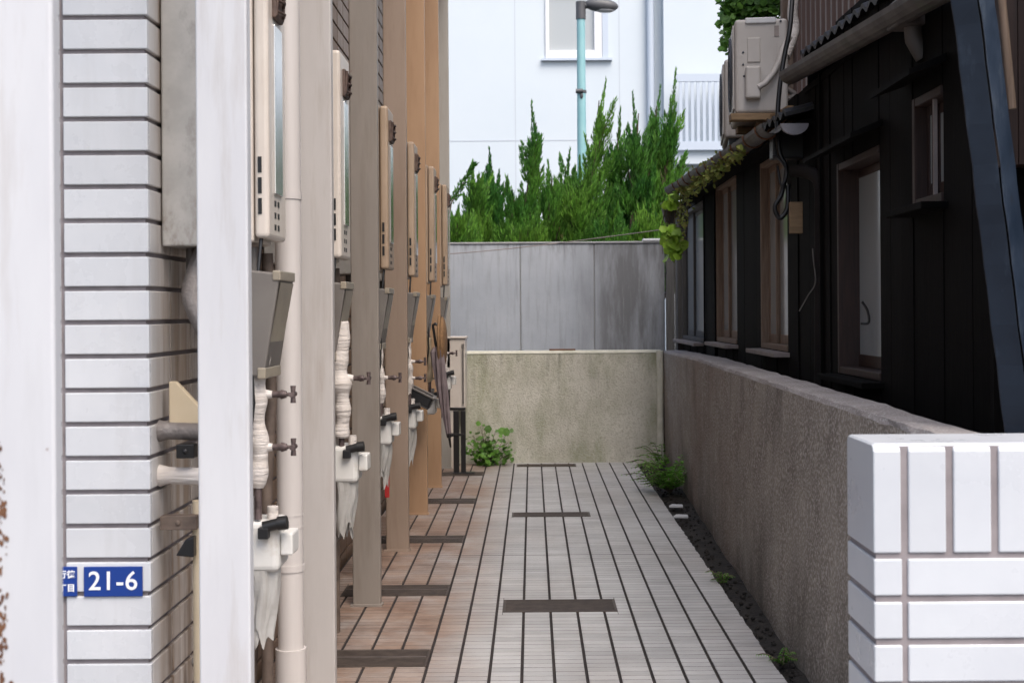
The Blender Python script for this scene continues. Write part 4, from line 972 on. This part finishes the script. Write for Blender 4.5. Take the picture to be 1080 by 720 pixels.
# second near white meter valve box
# drainpipe in the nearest bay
dp = thing("drainpipe", (-.90, 4.76, 0), "tall beige plastic drainpipe in front of the third column", "drainpipe")
b = MB(); b.tube([(-.90, 4.76, .26), (-.90, 4.76, 4.78)], .048, 24); b.build("pipe", M_['pvc'], dp)
b = MB(); b.tube([(-.90, 4.76, .0), (-.90, 4.76, .262)], .057, 24); b.build("socket", M_['pvc'], dp)
b = MB()
for z in (.56, 1.93, 3.3): b.tube([(-.90, 4.76, z - .012), (-.90, 4.76, z + .012)], .0515, 24); b.box(-.95, -.93, 4.79, 5.03, z - .01, z + .01)
for z in (.71, .755): b.tube([(-.90, 4.76, z - .003), (-.90, 4.76, z + .003)], .0495, 24)
b.build("clip", M_['pvc'], dp)

# pieces seen left of the white column: duct, board, wrapped stubs, clamp, bracket, riser
cable("flexible_duct", [(-1.02, 4.05, 1.71), (-1.05, 4.03, 1.62), (-1.055, 4.0, 1.55), (-1.02, 3.98, 1.47), (-.98, 3.98, 1.40)], .034, M_['silver'], "silver flexible duct below the grey heater box, left of the white column", "duct")
b = MB()
for k in range(20):
    t = k / 19; z = 1.70 - .29 * t; x = -1.025 - .035 * math.sin(t * 3) + .05 * t * t
cb_ = MB(); a_, c_ = W(180, 402, 3.96), W(207, 446, 3.96)
cb_.prism([(a_.x, a_.z), (a_.x + .02, a_.z), (c_.x + .02, lerp(a_.z, c_.z, .65)), (c_.x + .03, c_.z), (a_.x, c_.z)], 3.94, 3.97, 'y'); tag(cb_.build("corner_board", M_['creampipe'], bevel=.003), "cream board with a slanted edge fixed on the stained side tiles", "board")
for (py, lab) in ((454, "upper wrapped grey pipe stub sticking out of the stained side tiles"), (501, "lower wrapped cream pipe stub sticking out of the stained side tiles")):
    z = W(190, py, 3.93).z; b = MB(); b.tube([(XB, 3.93, z), (XB + .03, 3.93, z), (XB + .12, 3.93, z - .004), (XB + .25, 3.93, z - .01)], [.034, .026, .027, .026], 12)
    tag(b.build("pipe_stub", M_['silver'] if py < 460 else M_['wrap']), lab, "pipe")
for (py, h, lab, cat, n_, mt) in ((475, .042, "dark square clamp between the two wrapped pipe stubs", "clamp", "clamp", 'blackmetal'), (550, .042, "dark brown bar bracket on the stained side tiles", "bracket", "bar_bracket", 'oldpipe'), (575, .055, "black plug under the dark brown bar bracket", "plug", "rubber_plug", 'black')):
    xx = {475: (188, 207), 550: (171, 209), 575: (187, 206)}[py]; a_, c_ = W(xx[0], py, 3.90), W(xx[1], py, 3.90); b = MB()
    if py == 575: b.prism([(a_.x, a_.z - .5 * h), (c_.x, a_.z - .6 * h), (c_.x, a_.z + .55 * h), (a_.x + .03, a_.z + .4 * h)], 3.88, 3.94, 'y')
    else:
        b.box(a_.x, c_.x, 3.875, 3.92, a_.z - h / 2, a_.z + h / 2); b.ellipsoid(((a_.x + c_.x) / 2, 3.874, a_.z), .009, .006, .009, 8, 5)
    tag(b.build(n_, M_[mt], bevel=.004), lab, cat)
b = MB(); b.tube([(-1.02, 3.93, .0), (-1.02, 3.93, .93)], .021, 12); tag(b.build("riser_pipe", M_['creampipe']), "cream vertical pipe hugging the left edge of the white column", "pipe")

# red tag, tray, umbrella, hat, cabinet, stand
b = MB(); a_, c_ = W(406, 501, 7.95), W(411, 524, 7.95); b.box(a_.x, c_.x, 7.93, 7.945, c_.z, a_.z); tag(b.build("red_tag", M_['red'], bevel=.003), "small red tag hanging below a gas meter between the fourth and fifth columns", "tag")
Yt = 9.25; a_ = W(434, 408, Yt); c_ = W(458, 420, Yt)
tt = thing("plastic_tray", ((a_.x + c_.x) / 2, Yt, a_.z - .1), "tilted black open tray fixed between two columns below a pair of taps", "tray")
d = (c_ - a_); rot = Matrix.Rotation(-math.atan2(d.z, d.x), 4, 'Y'); rot.translation = a_
b = MB(); L_ = d.length
b.box(0, L_, -.11, .11, -.085, -.075, 0, rot)
for (x0, x1, y0, y1) in ((0, .01, -.11, .11), (L_ - .01, L_, -.11, .11), (.01, L_ - .01, -.11, -.10), (.01, L_ - .01, .10, .11)): b.box(x0, x1, y0, y1, -.075, -.002, 0, rot)
b.build("tray", M_['black'], tt, bevel=.004)
b = MB()
for (x0, x1, y0, y1) in ((-.008, .014, -.118, .118), (L_ - .014, L_ + .008, -.118, .118), (.014, L_ - .014, -.118, -.096), (.014, L_ - .014, .096, .118)): b.box(x0, x1, y0, y1, -.001, .012, 0, rot)
b.build("rim", M_['taupe'], tt, bevel=.003)
Yu = 9.85; top = W(457, 346, Yu); bot = W(475, 469, Yu); d = (bot - top)
um = thing("folded_umbrella", top, "folded mauve-grey umbrella hanging point down from the pipes", "umbrella")
b = MB(); n = 16; prof = [(.16, .018), (.20, .040), (.30, .044), (.5, .037), (.72, .028), (.9, .017), (.94, .012)]
dn = d.normalized(); u = dn.cross(Vector((0, 1, 0))).normalized(); v = dn.cross(u); rows = []
for (t, r) in prof:
    rows.append([top + d * t + (u * math.cos(2 * math.pi * k / n + t * 2) + v * math.sin(2 * math.pi * k / n + t * 2)) * r * (1.25 if k % 2 else .8) for k in range(n)])
for i in range(len(rows) - 1):
    for k in range(n): b.add([rows[i][k], rows[i][(k + 1) % n], rows[i + 1][(k + 1) % n], rows[i + 1][k]], [(0, 1, 2, 3)])
b.add(rows[0], [tuple(range(n))]); b.add(rows[-1], [tuple(range(n))[::-1]]); b.build("canopy", M_['umb'], um)
b = MB(); b.tube([top + d * .93, top + d * 1.02], [.010, .007], 8); b.tube([top + d * .90, top + d * .935], .019, 10); b.build("ferrule", M_['blackmetal'], um)
b = MB(); b.tube([top - d * .0, top + d * .17], .010, 8); b.tube([top, top - d * .025, top - d * .035 + u * .02, top - d * .02 + u * .035], .010, 8); b.build("handle", M_['blackmetal'], um)
c = W(466.5, 362, 9.95)
hb = MB(); hb.ellipsoid((c.x, 9.97, c.z), .038, .16, .205, 16, 12); hb.tube([(c.x - .02, 9.97 + .17 * math.cos(k * math.pi / 12), c.z + .215 * math.sin(k * math.pi / 12)) for k in range(25)], .012, 6)
tag(hb.build("straw_hat", M_['straw']), "brown straw hat hung edge-on beside the umbrella", "hat")
Yk = 12.3; a_, c_ = W(471, 357, Yk), W(491, 431, Yk)
ck = thing("steel_cabinet", ((a_.x + c_.x) / 2, Yk, 0), "beige steel cabinet at the far end of the column row, behind the black stand", "cabinet")
b = MB(); b.box(a_.x, c_.x, Yk - .02, Yk + .36, c_.z, a_.z); b.build("box", M_['casing'], ck, bevel=.008)
b = MB(); b.box(a_.x - .01, c_.x + .012, Yk - .035, Yk + .375, a_.z + .001, a_.z + .018); b.build("lid", M_['casing'], ck, bevel=.004)
b = MB(); b.box(c_.x - .028, c_.x - .012, Yk - .036, Yk - .021, c_.z + .05, a_.z - .1); b.box(c_.x - .03, c_.x - .008, Yk - .04, Yk - .021, a_.z - .08, a_.z - .05); b.build("hinge_bar", M_['taupe'], ck)
b = MB(); b.box(a_.x, a_.x + .09, Yk, Yk + .32, .0, c_.z - .001); b.build("plinth", M_['casing'], ck, bevel=.004)
Ys = 11.86; st_ = thing("black_stand", (W(485, 0, Ys).x, Ys, 0), "black two-post metal stand with cross arms over the farthest drain grate", "stand")
b = MB()
for px, hw in ((481, .026), (488.5, .022)):
    x = W(px, 430, Ys).x; b.box(x - hw, x + hw, Ys - .02, Ys + .02, .012, W(px, 433, Ys).z)
b.build("post", M_['blackmetal'], st_, bevel=.004)
b = MB(); a_, c_ = W(474, 431, Ys), W(491, 431, Ys); b.box(a_.x, c_.x, Ys - .024, Ys + .024, a_.z - .012, a_.z + .012); b.build("arm", M_['blackmetal'], st_, bevel=.003); b = MB(); a_, c_ = W(477, 458, Ys), W(490, 458, Ys); b.box(a_.x, c_.x, Ys - .03, Ys - .0205, a_.z - .012, a_.z + .012); b.ellipsoid((a_.x, Ys - .025, a_.z), .018, .018, .018, 8, 6)
b.build("arm", M_['blackmetal'], st_, bevel=.003)
b = MB(); b.box(W(474, 0, Ys).x, W(497, 0, Ys).x, Ys - .05, Ys + .06, .0125, .022); b.build("base", M_['blackmetal'], st_, bevel=.003)
